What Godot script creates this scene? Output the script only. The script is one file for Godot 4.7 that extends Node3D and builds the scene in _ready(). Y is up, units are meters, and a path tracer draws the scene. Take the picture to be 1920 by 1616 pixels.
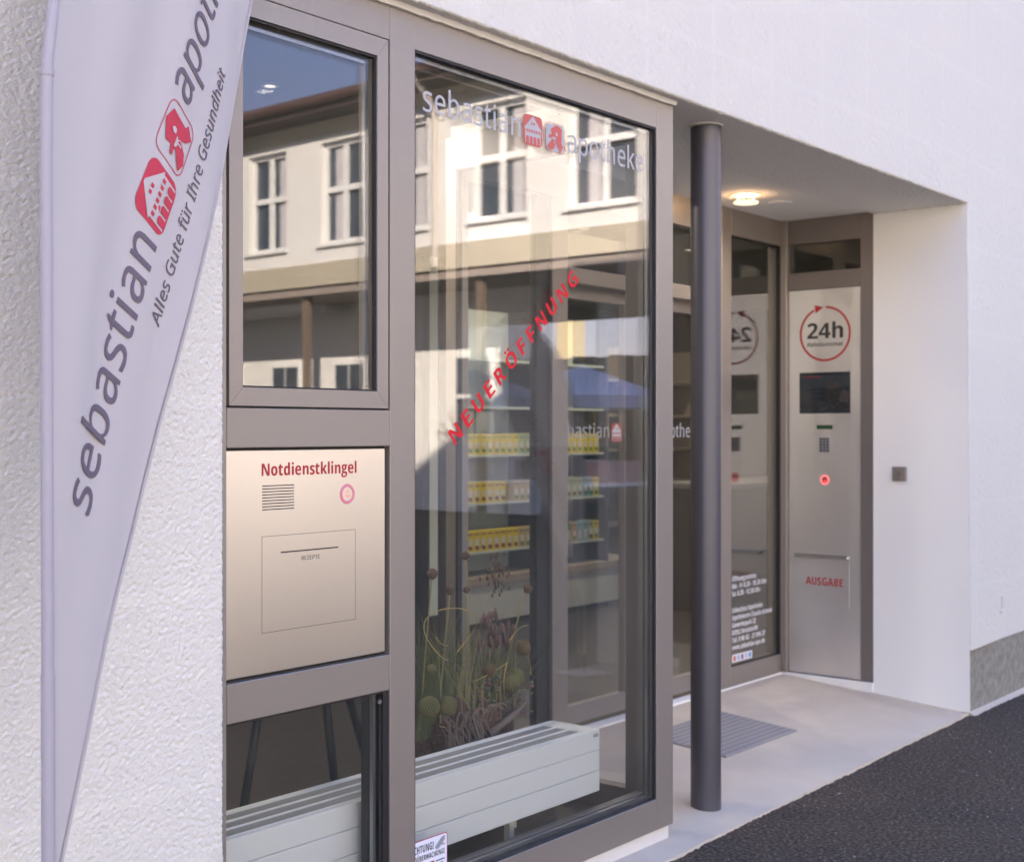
extends Node3D

# ---------------------------------------------------------------- mesh builder
class G:
	var v := PackedVector3Array()
	var n := PackedVector3Array()
	var smooth := false
	func tri(a: Vector3, b: Vector3, c: Vector3) -> void:
		v.append(a); v.append(b); v.append(c)
	func trin(a: Vector3, b: Vector3, c: Vector3, na: Vector3, nb: Vector3, nc: Vector3) -> void:
		smooth = true
		v.append(a); v.append(b); v.append(c)
		n.append(na); n.append(nb); n.append(nc)
	func quad(a: Vector3, b: Vector3, c: Vector3, d: Vector3) -> void:
		tri(a, b, c); tri(a, c, d)
	# plain box between two corners
	func box(lo: Vector3, hi: Vector3) -> G:
		return cbox(lo, hi, 0.0)
	# box with chamfered edges
	func cbox(lo: Vector3, hi: Vector3, c: float) -> G:
		var m := (lo + hi) * 0.5
		var h := (hi - lo) * 0.5
		if c > 0.0:
			c = minf(c, minf(h.x, minf(h.y, h.z)) * 0.9)
		for ax in 3:
			for s in [-1.0, 1.0]:
				var u := (ax + 1) % 3
				var w := (ax + 2) % 3
				var p := []
				for k in 4:
					var q := Vector3()
					q[ax] = s * h[ax]
					q[u] = (h[u] - c) * (1.0 if k == 1 or k == 2 else -1.0)
					q[w] = (h[w] - c) * (1.0 if k >= 2 else -1.0)
					p.append(m + q)
				if s > 0: quad(p[0], p[1], p[2], p[3])
				else: quad(p[3], p[2], p[1], p[0])
		if c <= 0.0:
			return self
		for ax in 3:
			var u := (ax + 1) % 3
			var w := (ax + 2) % 3
			for su in [-1.0, 1.0]:
				for sw in [-1.0, 1.0]:
					var p := []
					for k in 4:
						var q := Vector3()
						q[ax] = (h[ax] - c) * (1.0 if k == 1 or k == 2 else -1.0)
						q[u] = su * (h[u] - (c if k >= 2 else 0.0))
						q[w] = sw * (h[w] - (0.0 if k >= 2 else c))
						p.append(m + q)
					if su * sw < 0: quad(p[0], p[1], p[2], p[3])
					else: quad(p[3], p[2], p[1], p[0])
		for sx in [-1.0, 1.0]:
			for sy in [-1.0, 1.0]:
				for sz in [-1.0, 1.0]:
					var a := m + Vector3(sx * h.x, sy * (h.y - c), sz * (h.z - c))
					var b := m + Vector3(sx * (h.x - c), sy * h.y, sz * (h.z - c))
					var d := m + Vector3(sx * (h.x - c), sy * (h.y - c), sz * h.z)
					if sx * sy * sz > 0: tri(a, b, d)
					else: tri(d, b, a)
		return self
	# swept round tube along points
	func tube(pts: Array, rads: Array, sides := 10, caps := true) -> G:
		var rings := []
		var up := Vector3(0.31, 0.2, 0.93).normalized()
		for i in pts.size():
			var d: Vector3 = (pts[mini(i + 1, pts.size() - 1)] - pts[maxi(i - 1, 0)]).normalized()
			var a := up.cross(d)
			if a.length() < 0.05: a = Vector3(1, 0.1, 0).cross(d)
			a = a.normalized()
			var b := d.cross(a)
			up = b
			up = d.cross(a) * 0.0 + a.cross(d) * -1.0
			var ring := []
			var r: float = rads[i] if rads.size() > 1 else rads[0]
			for k in sides:
				var t := TAU * k / sides
				var nn := a * cos(t) + b * sin(t)
				ring.append([pts[i] + nn * r, nn])
			rings.append(ring)
		for i in rings.size() - 1:
			for k in sides:
				var k2 := (k + 1) % sides
				var p = rings[i][k]; var q = rings[i][k2]; var s = rings[i + 1][k2]; var t2 = rings[i + 1][k]
				trin(p[0], q[0], s[0], p[1], q[1], s[1])
				trin(p[0], s[0], t2[0], p[1], s[1], t2[1])
		if caps:
			for e in [0, rings.size() - 1]:
				var dd: Vector3 = (pts[0] - pts[1]).normalized() if e == 0 else (pts[-1] - pts[-2]).normalized()
				for k in sides:
					var p = rings[e][k][0]; var q = rings[e][(k + 1) % sides][0]
					if e == 0: trin(pts[e], q, p, dd, dd, dd)
					else: trin(pts[e], p, q, dd, dd, dd)
		return self
	# profile (radius, height) turned about y at a centre; flat facets in height, smooth round
	func lathe(prof: Array, at: Vector3, sides := 32, squash := Vector3.ONE) -> G:
		for i in prof.size() - 1:
			var a: Vector2 = prof[i]
			var b: Vector2 = prof[i + 1]
			var sl := Vector2(b.y - a.y, a.x - b.x).normalized()
			for k in sides:
				var t := TAU * k / sides
				var u := TAU * (k + 1) / sides
				var d0 := Vector3(cos(t), 0, sin(t))
				var d1 := Vector3(cos(u), 0, sin(u))
				var p0 := at + (d0 * a.x + Vector3(0, a.y, 0)) * squash
				var p1 := at + (d1 * a.x + Vector3(0, a.y, 0)) * squash
				var q0 := at + (d0 * b.x + Vector3(0, b.y, 0)) * squash
				var q1 := at + (d1 * b.x + Vector3(0, b.y, 0)) * squash
				var n0 := (d0 * sl.x + Vector3(0, sl.y, 0)).normalized()
				var n1 := (d1 * sl.x + Vector3(0, sl.y, 0)).normalized()
				trin(p0, q0, q1, n0, n0, n1)
				trin(p0, q1, p1, n0, n1, n1)
		return self
	func ball(at: Vector3, r: Vector3, lat := 8, lon := 12, noise: FastNoiseLite = null, amp := 0.0) -> G:
		var p := func(i: int, k: int) -> Vector3:
			var th := PI * i / lat
			var ph := TAU * k / lon
			var d := Vector3(sin(th) * cos(ph), cos(th), sin(th) * sin(ph))
			var f := 1.0
			if noise: f += amp * noise.get_noise_3dv((at + d * r) * 100.0)
			return at + d * r * f
		for i in lat:
			for k in lon:
				var a: Vector3 = p.call(i, k); var b: Vector3 = p.call(i, (k + 1) % lon)
				var c: Vector3 = p.call(i + 1, (k + 1) % lon); var d: Vector3 = p.call(i + 1, k)
				var na := ((a - at) / r).normalized(); var nb := ((b - at) / r).normalized()
				var nc := ((c - at) / r).normalized(); var nd := ((d - at) / r).normalized()
				if i > 0: trin(a, b, c, na, nb, nc)
				if i < lat - 1: trin(a, c, d, na, nc, nd)
		return self
	# flat polygon in the xy plane at height z
	func poly(p: PackedVector2Array, z := 0.0) -> G:
		var ix := Geometry2D.triangulate_polygon(p)
		for i in range(0, ix.size(), 3):
			var a := p[ix[i]]; var b := p[ix[i + 1]]; var c := p[ix[i + 2]]
			if (b - a).cross(c - a) < 0:
				var t := b; b = c; c = t
			tri(Vector3(a.x, a.y, z), Vector3(b.x, b.y, z), Vector3(c.x, c.y, z))
		return self
	# polygon given thickness from z0 to z1
	func slab(p: PackedVector2Array, z0: float, z1: float) -> G:
		poly(p, z1)
		var back := G.new().poly(p, z0)
		for i in range(0, back.v.size(), 3): tri(back.v[i], back.v[i + 2], back.v[i + 1])
		var ccw := not Geometry2D.is_polygon_clockwise(p)
		for i in p.size():
			var a := p[i]; var b := p[(i + 1) % p.size()]
			if not ccw:
				var t := a; a = b; b = t
			quad(Vector3(a.x, a.y, z0), Vector3(b.x, b.y, z0), Vector3(b.x, b.y, z1), Vector3(a.x, a.y, z1))
		return self
	func quad_down(h: float, y: float) -> G:
		quad(Vector3(-h, y, -h), Vector3(h, y, -h), Vector3(h, y, h), Vector3(-h, y, h))
		return self
	func line(a: Vector2, b: Vector2, w: float, z := 0.0) -> G:
		var d := (b - a).normalized().orthogonal() * w * 0.5
		return poly(PackedVector2Array([a + d, a - d, b - d, b + d]), z)
	func arc(c: Vector2, r0: float, r1: float, t0: float, t1: float, z := 0.0, seg := 40) -> G:
		for i in seg:
			var a := lerpf(t0, t1, float(i) / seg); var b := lerpf(t0, t1, float(i + 1) / seg)
			var da := Vector2(cos(a), sin(a)); var db := Vector2(cos(b), sin(b))
			poly(PackedVector2Array([c + da * r0, c + da * r1, c + db * r1, c + db * r0]), z)
		return self
	func add(o: G) -> G:
		v.append_array(o.v)
		n.append_array(o.n)
		smooth = smooth or o.smooth
		return self
	func moved(t: Transform3D) -> G:
		for i in v.size(): v[i] = t * v[i]
		for i in n.size(): n[i] = (t.basis * n[i]).normalized()
		return self
	func map(f: Callable) -> G:
		for i in v.size(): v[i] = f.call(v[i])
		return self
	func mesh() -> ArrayMesh:
		if v.is_empty(): return null
		if n.size() != v.size():
			n.resize(v.size())
			for i in range(0, v.size(), 3):
				var nn := (v[i + 1] - v[i]).cross(v[i + 2] - v[i]).normalized()
				n[i] = nn; n[i + 1] = nn; n[i + 2] = nn
		var ix := PackedInt32Array()
		ix.resize(v.size())
		for i in range(0, v.size(), 3):
			ix[i] = i; ix[i + 1] = i + 2; ix[i + 2] = i + 1
		var a := []
		a.resize(Mesh.ARRAY_MAX)
		a[Mesh.ARRAY_VERTEX] = v
		a[Mesh.ARRAY_NORMAL] = n
		a[Mesh.ARRAY_INDEX] = ix
		var am := ArrayMesh.new()
		am.add_surface_from_arrays(Mesh.PRIMITIVE_TRIANGLES, a)
		return am

# ---------------------------------------------------------------- helpers
var M := {}
var used := {}
var rng := RandomNumberGenerator.new()
var font_plain := SystemFont.new()
var font_bold := SystemFont.new()

func V(x: float, y: float, z: float) -> Vector3: return Vector3(x, y, z)
func P2(a: Array) -> PackedVector2Array:
	var p := PackedVector2Array()
	for i in range(0, a.size(), 2): p.append(Vector2(a[i], a[i + 1]))
	return p

func numbered(called: String) -> String:
	var k: int = used.get(called, 0)
	used[called] = k + 1
	return called if k == 0 else "%s_%03d" % [called, k]

func tag(o: Node, label: String, category: String, group := "") -> void:
	o.set_meta("label", label)
	o.set_meta("category", category)
	if group: o.set_meta("group", group)

func thing(called: String, at: Vector3, label: String, category: String, group := "", turn := 0.0) -> Node3D:
	var o := Node3D.new()
	o.name = numbered(called)
	add_child(o)
	o.position = at
	o.rotation.y = turn
	tag(o, label, category, group)
	return o

func put(called: String, g: G, mat: Material, parent: Node3D = null, kind := "") -> MeshInstance3D:
	var o := MeshInstance3D.new()
	o.mesh = g.mesh()
	o.material_override = mat
	if parent:
		o.name = called
		parent.add_child(o, true)
	else:
		o.name = numbered(called)
		add_child(o, true)
	if kind: o.set_meta("kind", kind)
	return o

func lin(r: float, g: float, b: float) -> Color: return Color(r, g, b).linear_to_srgb()

func mat(r: float, g: float, b: float, rough := 0.8, metal := 0.0) -> StandardMaterial3D:
	var m := StandardMaterial3D.new()
	m.albedo_color = lin(r, g, b)
	m.roughness = rough
	m.metallic = metal
	return m

func noise_tex(freq: float, oct := 4, seed_ := 1, ramp: Array = [], size := 512, type := FastNoiseLite.TYPE_SIMPLEX_SMOOTH) -> NoiseTexture2D:
	var f := FastNoiseLite.new()
	f.noise_type = type
	f.frequency = freq
	f.fractal_octaves = oct
	f.seed = seed_
	var t := NoiseTexture2D.new()
	t.width = size; t.height = size
	t.seamless = true
	t.noise = f
	if ramp.size():
		var gr := Gradient.new()
		gr.offsets = PackedFloat32Array([]); gr.colors = PackedColorArray([])
		var off := PackedFloat32Array(); var col := PackedColorArray()
		for i in range(0, ramp.size(), 2):
			off.append(ramp[i]); col.append(ramp[i + 1])
		gr.offsets = off; gr.colors = col
		t.color_ramp = gr
	return t

func tri(m: StandardMaterial3D, scale: Vector3) -> StandardMaterial3D:
	m.uv1_triplanar = true
	m.uv1_world_triplanar = true
	m.uv1_scale = scale
	return m

func bump(m: StandardMaterial3D, t: Texture2D, cm: float) -> StandardMaterial3D:
	m.heightmap_enabled = true
	m.heightmap_texture = t
	m.heightmap_scale = cm
	return m

func glass(alpha := 0.03, tint := Color(0.25, 0.32, 0.3)) -> StandardMaterial3D:
	var m := StandardMaterial3D.new()
	m.transparency = BaseMaterial3D.TRANSPARENCY_ALPHA
	m.albedo_color = Color(tint.r, tint.g, tint.b, alpha)
	m.roughness = 0.0
	return m

func glow(r: float, g: float, b: float, e: float) -> StandardMaterial3D:
	var m := mat(r * 0.6, g * 0.6, b * 0.6, 0.5)
	m.emission_enabled = true
	m.emission = lin(r, g, b)
	m.emission_energy_multiplier = e
	return m

# lettering: baseline at y 0, first stem at x 0, facing +z
var text_base := {}
func letters(s: String, em: float, bold := false, depth := 0.0006, stretch := 1.0, fit := 0.0, curve := 1.2) -> G:
	var tm := TextMesh.new()
	tm.font = font_bold if bold else font_plain
	tm.font_size = 64
	tm.pixel_size = 1.0 / 64.0
	tm.depth = depth / em
	tm.curve_step = curve
	tm.horizontal_alignment = HORIZONTAL_ALIGNMENT_LEFT
	if not text_base.has(bold):
		var tx: TextMesh = tm.duplicate()
		tx.text = "x"
		text_base[bold] = tx.get_aabb().position.y
	tm.text = s
	var a := tm.surface_get_arrays(0) if tm.get_surface_count() else []
	var g := G.new()
	var lo := 1e9; var hi := -1e9
	for sfc in tm.get_surface_count():
		a = tm.surface_get_arrays(sfc)
		var vv: PackedVector3Array = a[Mesh.ARRAY_VERTEX]
		var ix: PackedInt32Array = a[Mesh.ARRAY_INDEX]
		if ix.is_empty(): ix = PackedInt32Array(range(vv.size()))
		for i in range(0, ix.size(), 3):
			g.tri(vv[ix[i]], vv[ix[i + 2]], vv[ix[i + 1]])
		for q in vv:
			lo = minf(lo, q.x); hi = maxf(hi, q.x)
	var sx := em * stretch
	if fit > 0.0: sx = fit / (hi - lo)
	for i in g.v.size():
		var q := g.v[i]
		g.v[i] = Vector3((q.x - lo) * sx, (q.y - text_base[bold]) * em, q.z * em + depth * 0.5)
	return g

func on(at: Vector3, right := Vector3(1, 0, 0), up := Vector3(0, 1, 0)) -> Transform3D:
	return Transform3D(Basis(right, up, right.cross(up)), at)

func round_rect(w: float, h: float, r: float, x := 0.0, y := 0.0, k := 6) -> PackedVector2Array:
	var p := PackedVector2Array()
	for c in [[w - r, r, -PI / 2], [w - r, h - r, 0.0], [r, h - r, PI / 2], [r, r, PI]]:
		for i in k + 1:
			var t: float = c[2] + PI / 2 * i / k
			p.append(Vector2(x + c[0] + cos(t) * r, y + c[1] + sin(t) * r))
	return p

func outline(p: PackedVector2Array, w: float, z := 0.0) -> G:
	var g := G.new()
	var inner := Geometry2D.offset_polygon(p, -w)[0]
	# same order and count is not kept by offset_polygon, so make the ring from segments
	for i in p.size():
		g.line(p[i], p[(i + 1) % p.size()], w, z)
	return g

# emblems, unit square, y up; returned as [red, pale, red on top]
func house_emblem() -> Array:
	var red := G.new().poly(round_rect(1, 1, 0.2))
	var pale := G.new().poly(P2([0.1, 0.06, 0.9, 0.06, 0.9, 0.52, 0.95, 0.54, 0.53, 0.95, 0.47, 0.95, 0.05, 0.54, 0.1, 0.52]))
	var top := G.new()
	for i in 2: top.poly(P2([0.4 + i * 0.12, 0.68, 0.47 + i * 0.12, 0.68, 0.47 + i * 0.12, 0.76, 0.4 + i * 0.12, 0.76]))
	for i in 6: top.poly(P2([0.15 + i * 0.125, 0.42, 0.22 + i * 0.125, 0.42, 0.22 + i * 0.125, 0.52, 0.15 + i * 0.125, 0.52]))
	for i in 4:
		var x := 0.14 + i * 0.19
		var p := P2([x, 0.06, x + 0.145, 0.06, x + 0.145, 0.24])
		for k in 7:
			var t := PI * k / 6
			p.append(Vector2(x + 0.0725 + cos(t) * 0.0725, 0.25 + sin(t) * 0.06))
		p.append(Vector2(x, 0.24))
		top.poly(p)
	return [red, pale, top]

func letter_emblem() -> Array:
	var edge := outline(round_rect(1, 1, 0.2), 0.02)
	var a := G.new()
	a.poly(P2([0.27, 0.78, 0.57, 0.97, 0.84, 0.85, 0.82, 0.34, 0.93, 0.26, 0.77, 0.03, 0.62, 0.18, 0.56, 0.33, 0.5, 0.27, 0.43, 0.12, 0.26, 0.04, 0.07, 0.15, 0.22, 0.33, 0.31, 0.4, 0.31, 0.48, 0.16, 0.47, 0.16, 0.57, 0.3, 0.6]))
	var cup := G.new()
	cup.poly(P2([0.5, 0.66, 0.56, 0.73, 0.61, 0.66, 0.6, 0.58, 0.52, 0.57]))
	cup.arc(Vector2(0.42, 0.52), 0.0, 0.1, PI, TAU, 0.0, 10)
	cup.line(Vector2(0.43, 0.44), Vector2(0.45, 0.3), 0.03)
	cup.arc(Vector2(0.45, 0.37), 0.06, 0.078, -2.2, 1.6, 0.0, 10)
	return [edge, a, cup]

func ridge(nz: FastNoiseLite, p: Vector3) -> float:
	return nz.get_noise_3dv(p)

# ---------------------------------------------------------------- rough plaster sheet
var n_big := FastNoiseLite.new()
var n_mid := FastNoiseLite.new()
var n_cell := FastNoiseLite.new()
var n_roll := FastNoiseLite.new()
func plaster_height(p: Vector3, amp: float) -> float:
	var q := Vector3(p.x * 0.85, p.y * 1.15, p.z) * 1000.0
	var a := n_big.get_noise_3dv(q)
	var b := n_mid.get_noise_3dv(q)
	var c := n_cell.get_noise_3dv(q)
	# lumps of grain with pits torn between them
	var h := a * 0.8 + b * 0.5 - 0.9 * maxf(0.0, -a - 0.12) - 0.35 * (c + 0.6) * maxf(0.0, a + 0.3)
	return h * amp

# fn(i, j) returns [position, normal]; the sheet is displaced along the normal
func rough_sheet(ni: int, nj: int, fn: Callable, amp: float, flip := false) -> ArrayMesh:
	var pos := PackedVector3Array()
	pos.resize(ni * nj)
	var nrm := PackedVector3Array()
	nrm.resize(ni * nj)
	for i in ni:
		for j in nj:
			var r: Array = fn.call(i, j)
			pos[i * nj + j] = r[0] + r[1] * plaster_height(r[0], amp)
	for i in ni:
		for j in nj:
			var a := pos[mini(i + 1, ni - 1) * nj + j] - pos[maxi(i - 1, 0) * nj + j]
			var b := pos[i * nj + mini(j + 1, nj - 1)] - pos[i * nj + maxi(j - 1, 0)]
			var c := a.cross(b).normalized()
			nrm[i * nj + j] = -c if flip else c
	var ix := PackedInt32Array()
	for i in ni - 1:
		for j in nj - 1:
			var a := i * nj + j
			var b := a + nj
			if flip: ix.append_array([a, b, b + 1, a, b + 1, a + 1])
			else: ix.append_array([a, b + 1, b, a, a + 1, b + 1])
	var arr := []
	arr.resize(Mesh.ARRAY_MAX)
	arr[Mesh.ARRAY_VERTEX] = pos
	arr[Mesh.ARRAY_NORMAL] = nrm
	arr[Mesh.ARRAY_INDEX] = ix
	var am := ArrayMesh.new()
	am.add_surface_from_arrays(Mesh.PRIMITIVE_TRIANGLES, arr)
	return am

func put_mesh(called: String, m: Mesh, material: Material, parent: Node3D) -> MeshInstance3D:
	var o := MeshInstance3D.new()
	o.name = called
	o.mesh = m
	o.material_override = material
	parent.add_child(o, true)
	return o

func spread(a: float, b: float, step: float) -> PackedFloat32Array:
	var k := maxi(1, int(ceil((b - a) / step)))
	var r := PackedFloat32Array()
	for i in k + 1: r.append(lerpf(a, b, float(i) / k))
	return r

# ================================================================ scene
func _ready() -> void:
	rng.seed = 7
	# ---- camera: level, eye 1.43 m, looking along the shop front
	var cam := Camera3D.new()
	cam.name = "camera"
	cam.fov = 36.09
	cam.near = 0.05
	cam.far = 600.0
	cam.transform = Transform3D(Basis(V(0.63191, 0, 0.77504), V(0, 1, 0), V(-0.77504, 0, 0.63191)), V(0, 1.43, 2.5))
	var lens := CameraAttributesPhysical.new()
	lens.frustum_focal_length = 53.714
	lens.frustum_focus_distance = 3.1
	lens.exposure_aperture = 6.3
	lens.frustum_near = 0.05
	lens.frustum_far = 600.0
	cam.attributes = lens
	add_child(cam)
	cam.fov = 36.09
	cam.current = true
	# ---- sky, sun, exposure
	var env := Environment.new()
	env.background_mode = Environment.BG_SKY
	var sky := Sky.new()
	var sm := ProceduralSkyMaterial.new()
	sm.sky_top_color = lin(0.1, 0.175, 0.40)
	sm.sky_horizon_color = lin(0.47, 0.43, 0.4)
	sm.sky_curve = 0.12
	sm.ground_horizon_color = lin(0.2, 0.2, 0.2)
	sm.ground_bottom_color = lin(0.12, 0.12, 0.12)
	sm.sun_angle_max = 12.0
	sky.sky_material = sm
	env.sky = sky
	env.tonemap_mode = Environment.TONE_MAPPER_LINEAR
	env.tonemap_exposure = 5.2
	env.sdfgi_enabled = true
	env.ssao_enabled = true
	env.ssil_enabled = true
	var we := WorldEnvironment.new()
	we.name = "world_environment"
	we.environment = env
	add_child(we)
	var sun := DirectionalLight3D.new()
	sun.name = "sun"
	sun.light_color = Color(1.0, 0.94, 0.87)
	sun.light_energy = 1.6
	sun.light_angular_distance = 0.5
	sun.shadow_enabled = true
	add_child(sun)
	sun.look_at_from_position(V(-1.25, 0.8, -1.2), Vector3.ZERO)

	font_plain.font_names = PackedStringArray(["Droid Sans"])
	font_bold.font_names = PackedStringArray(["Droid Sans"])
	font_bold.font_weight = 700
	n_cell.noise_type = FastNoiseLite.TYPE_CELLULAR
	n_cell.cellular_return_type = FastNoiseLite.RETURN_DISTANCE
	n_cell.frequency = 1.0 / 8.0
	n_cell.fractal_type = FastNoiseLite.FRACTAL_NONE
	n_cell.seed = 5
	n_big.frequency = 1.0 / 15.0
	n_big.fractal_octaves = 3
	n_big.seed = 11
	n_mid.frequency = 1.0 / 4.4
	n_mid.fractal_octaves = 2
	n_mid.seed = 23
	materials()
	ground()
	pharmacy()
	storefront()
	call_panel()
	entrance()
	pickup_machine()
	small_fixtures()
	flags()
	radiator()
	easel()
	plant()
	shop_interior()
	opposite_wing()
	far_things()

func materials() -> void:
	var grain := noise_tex(0.09, 3, 5)
	var speck := noise_tex(0.16, 2, 9, [0.0, lin(0.4, 0.37, 0.34), 0.24, lin(0.58, 0.56, 0.53), 0.38, lin(0.73, 0.715, 0.655), 1.0, lin(0.775, 0.76, 0.7)], 1024)
	M.plaster = mat(1, 1, 1, 0.95)
	M.plaster.albedo_texture = speck
	bump(tri(M.plaster, Vector3.ONE * 2.3), noise_tex(0.14, 3, 6, [], 1024), 0.22)
	M.plaster_far = bump(tri(mat(0.74, 0.725, 0.665, 0.95), Vector3.ONE * 4.0), grain, 0.5)
	M.lifted_plaster = bump(tri(mat(0.85, 0.84, 0.8, 0.9), Vector3.ONE * 3.0), grain, 0.08)  # paler than the wall plaster, to lift the shade on soffit and reveal
	M.ceiling = mat(0.88, 0.87, 0.83, 0.8)  # extra white in its colour, lifting the shade under the porch
	M.seal = mat(0.64, 0.62, 0.58, 0.7)
	var fine := noise_tex(0.35, 2, 8)
	M.frame = bump(tri(mat(0.28, 0.25, 0.222, 0.42, 0.4), Vector3.ONE * 12.0), fine, 0.006)
	M.frame_dark = bump(tri(mat(0.19, 0.17, 0.16, 0.45, 0.35), Vector3.ONE * 12.0), fine, 0.006)
	M.column = bump(tri(mat(0.105, 0.102, 0.118, 0.42, 0.55), Vector3.ONE * 12.0), fine, 0.008)
	M.gasket = mat(0.012, 0.012, 0.014, 0.6)
	M.spacer = mat(0.25, 0.26, 0.27, 0.3, 0.8)
	M.glass = glass(0.03)
	M.glass_inner = glass(0.02)
	M.etched = mat(0.42, 0.42, 0.44, 0.7)
	M.film_white = mat(0.75, 0.75, 0.77, 0.6)
	M.red = mat(0.6, 0.012, 0.02, 0.85)
	M.red_film = mat(0.52, 0.12, 0.105, 0.7)
	M.red_print = mat(0.38, 0.015, 0.025, 0.55)
	M.black = mat(0.015, 0.015, 0.017, 0.5)
	M.ink = mat(0.03, 0.03, 0.033, 0.6)
	# brushed steel: fine streaks along the brushing
	var streak := noise_tex(0.25, 2, 31)
	var st := mat(0.68, 0.63, 0.575, 0.36, 1.0)
	st.roughness_texture = noise_tex(0.012, 4, 78, [0.0, Color(0.86, 0.86, 0.86), 1.0, Color(1, 1, 1)])
	M.steel = tri(st, V(0.5, 24.0, 0.5))
	M.steel_tall = mat(0.74, 0.735, 0.74, 0.33, 0.88)
	M.steel_plain = mat(0.55, 0.55, 0.56, 0.3, 1.0)
	M.cloth = mat(0.5, 0.47, 0.47, 0.8)
	M.cloth.backlight_enabled = true
	M.cloth.backlight = Color(0.25, 0.25, 0.28)
	bump(tri(M.cloth, V(60, 60, 60)), noise_tex(0.3, 1, 3), 0.006)
	M.sleeve = mat(0.36, 0.345, 0.385, 0.6)
	M.flag_ink = mat(0.13, 0.105, 0.14, 0.7)
	M.flag_red = mat(0.5, 0.03, 0.06, 0.7)
	M.radiator = mat(0.74, 0.775, 0.74, 0.35)
	M.radiator_grey = mat(0.36, 0.37, 0.4, 0.4, 0.3)
	M.concrete = mat(1, 1, 1, 0.92)
	M.concrete.albedo_texture = noise_tex(0.012, 5, 14, [0.0, lin(0.535, 0.455, 0.36), 0.5, lin(0.555, 0.475, 0.38), 1.0, lin(0.575, 0.495, 0.4)])
	bump(tri(M.concrete, Vector3.ONE * 0.9), noise_tex(0.3, 3, 4), 0.05)
	M.plinth = mat(1, 1, 1, 0.95)
	M.plinth.albedo_texture = noise_tex(0.02, 5, 15, [0.0, lin(0.19, 0.18, 0.15), 1.0, lin(0.34, 0.325, 0.28)])
	bump(tri(M.plinth, Vector3.ONE * 1.5), grain, 0.3)
	M.asphalt = mat(1, 1, 1, 0.85)
	M.asphalt.albedo_texture = noise_tex(0.06, 5, 16, [0.0, lin(0.02, 0.0145, 0.01), 0.38, lin(0.054, 0.039, 0.026), 0.55, lin(0.09, 0.065, 0.044), 0.7, lin(0.13, 0.096, 0.068), 1.0, lin(0.26, 0.21, 0.18)])
	bump(tri(M.asphalt, Vector3.ONE * 1.6), noise_tex(0.22, 4, 17), 1.6)
	M.pale_stone = mat(0.4, 0.38, 0.37, 0.5)
	M.wood_floor = mat(1, 1, 1, 0.5)
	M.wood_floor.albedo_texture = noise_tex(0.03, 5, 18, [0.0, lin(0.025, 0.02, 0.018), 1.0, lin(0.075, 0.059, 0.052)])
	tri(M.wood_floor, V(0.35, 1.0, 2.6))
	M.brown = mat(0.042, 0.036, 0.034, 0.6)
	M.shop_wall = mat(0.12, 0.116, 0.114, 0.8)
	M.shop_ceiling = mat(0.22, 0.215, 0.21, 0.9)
	M.white = mat(0.75, 0.75, 0.74, 0.6)
	M.cream = mat(0.74, 0.725, 0.7, 0.9)
	M.mat_grey = mat(0.27, 0.25, 0.24, 0.9)

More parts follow.
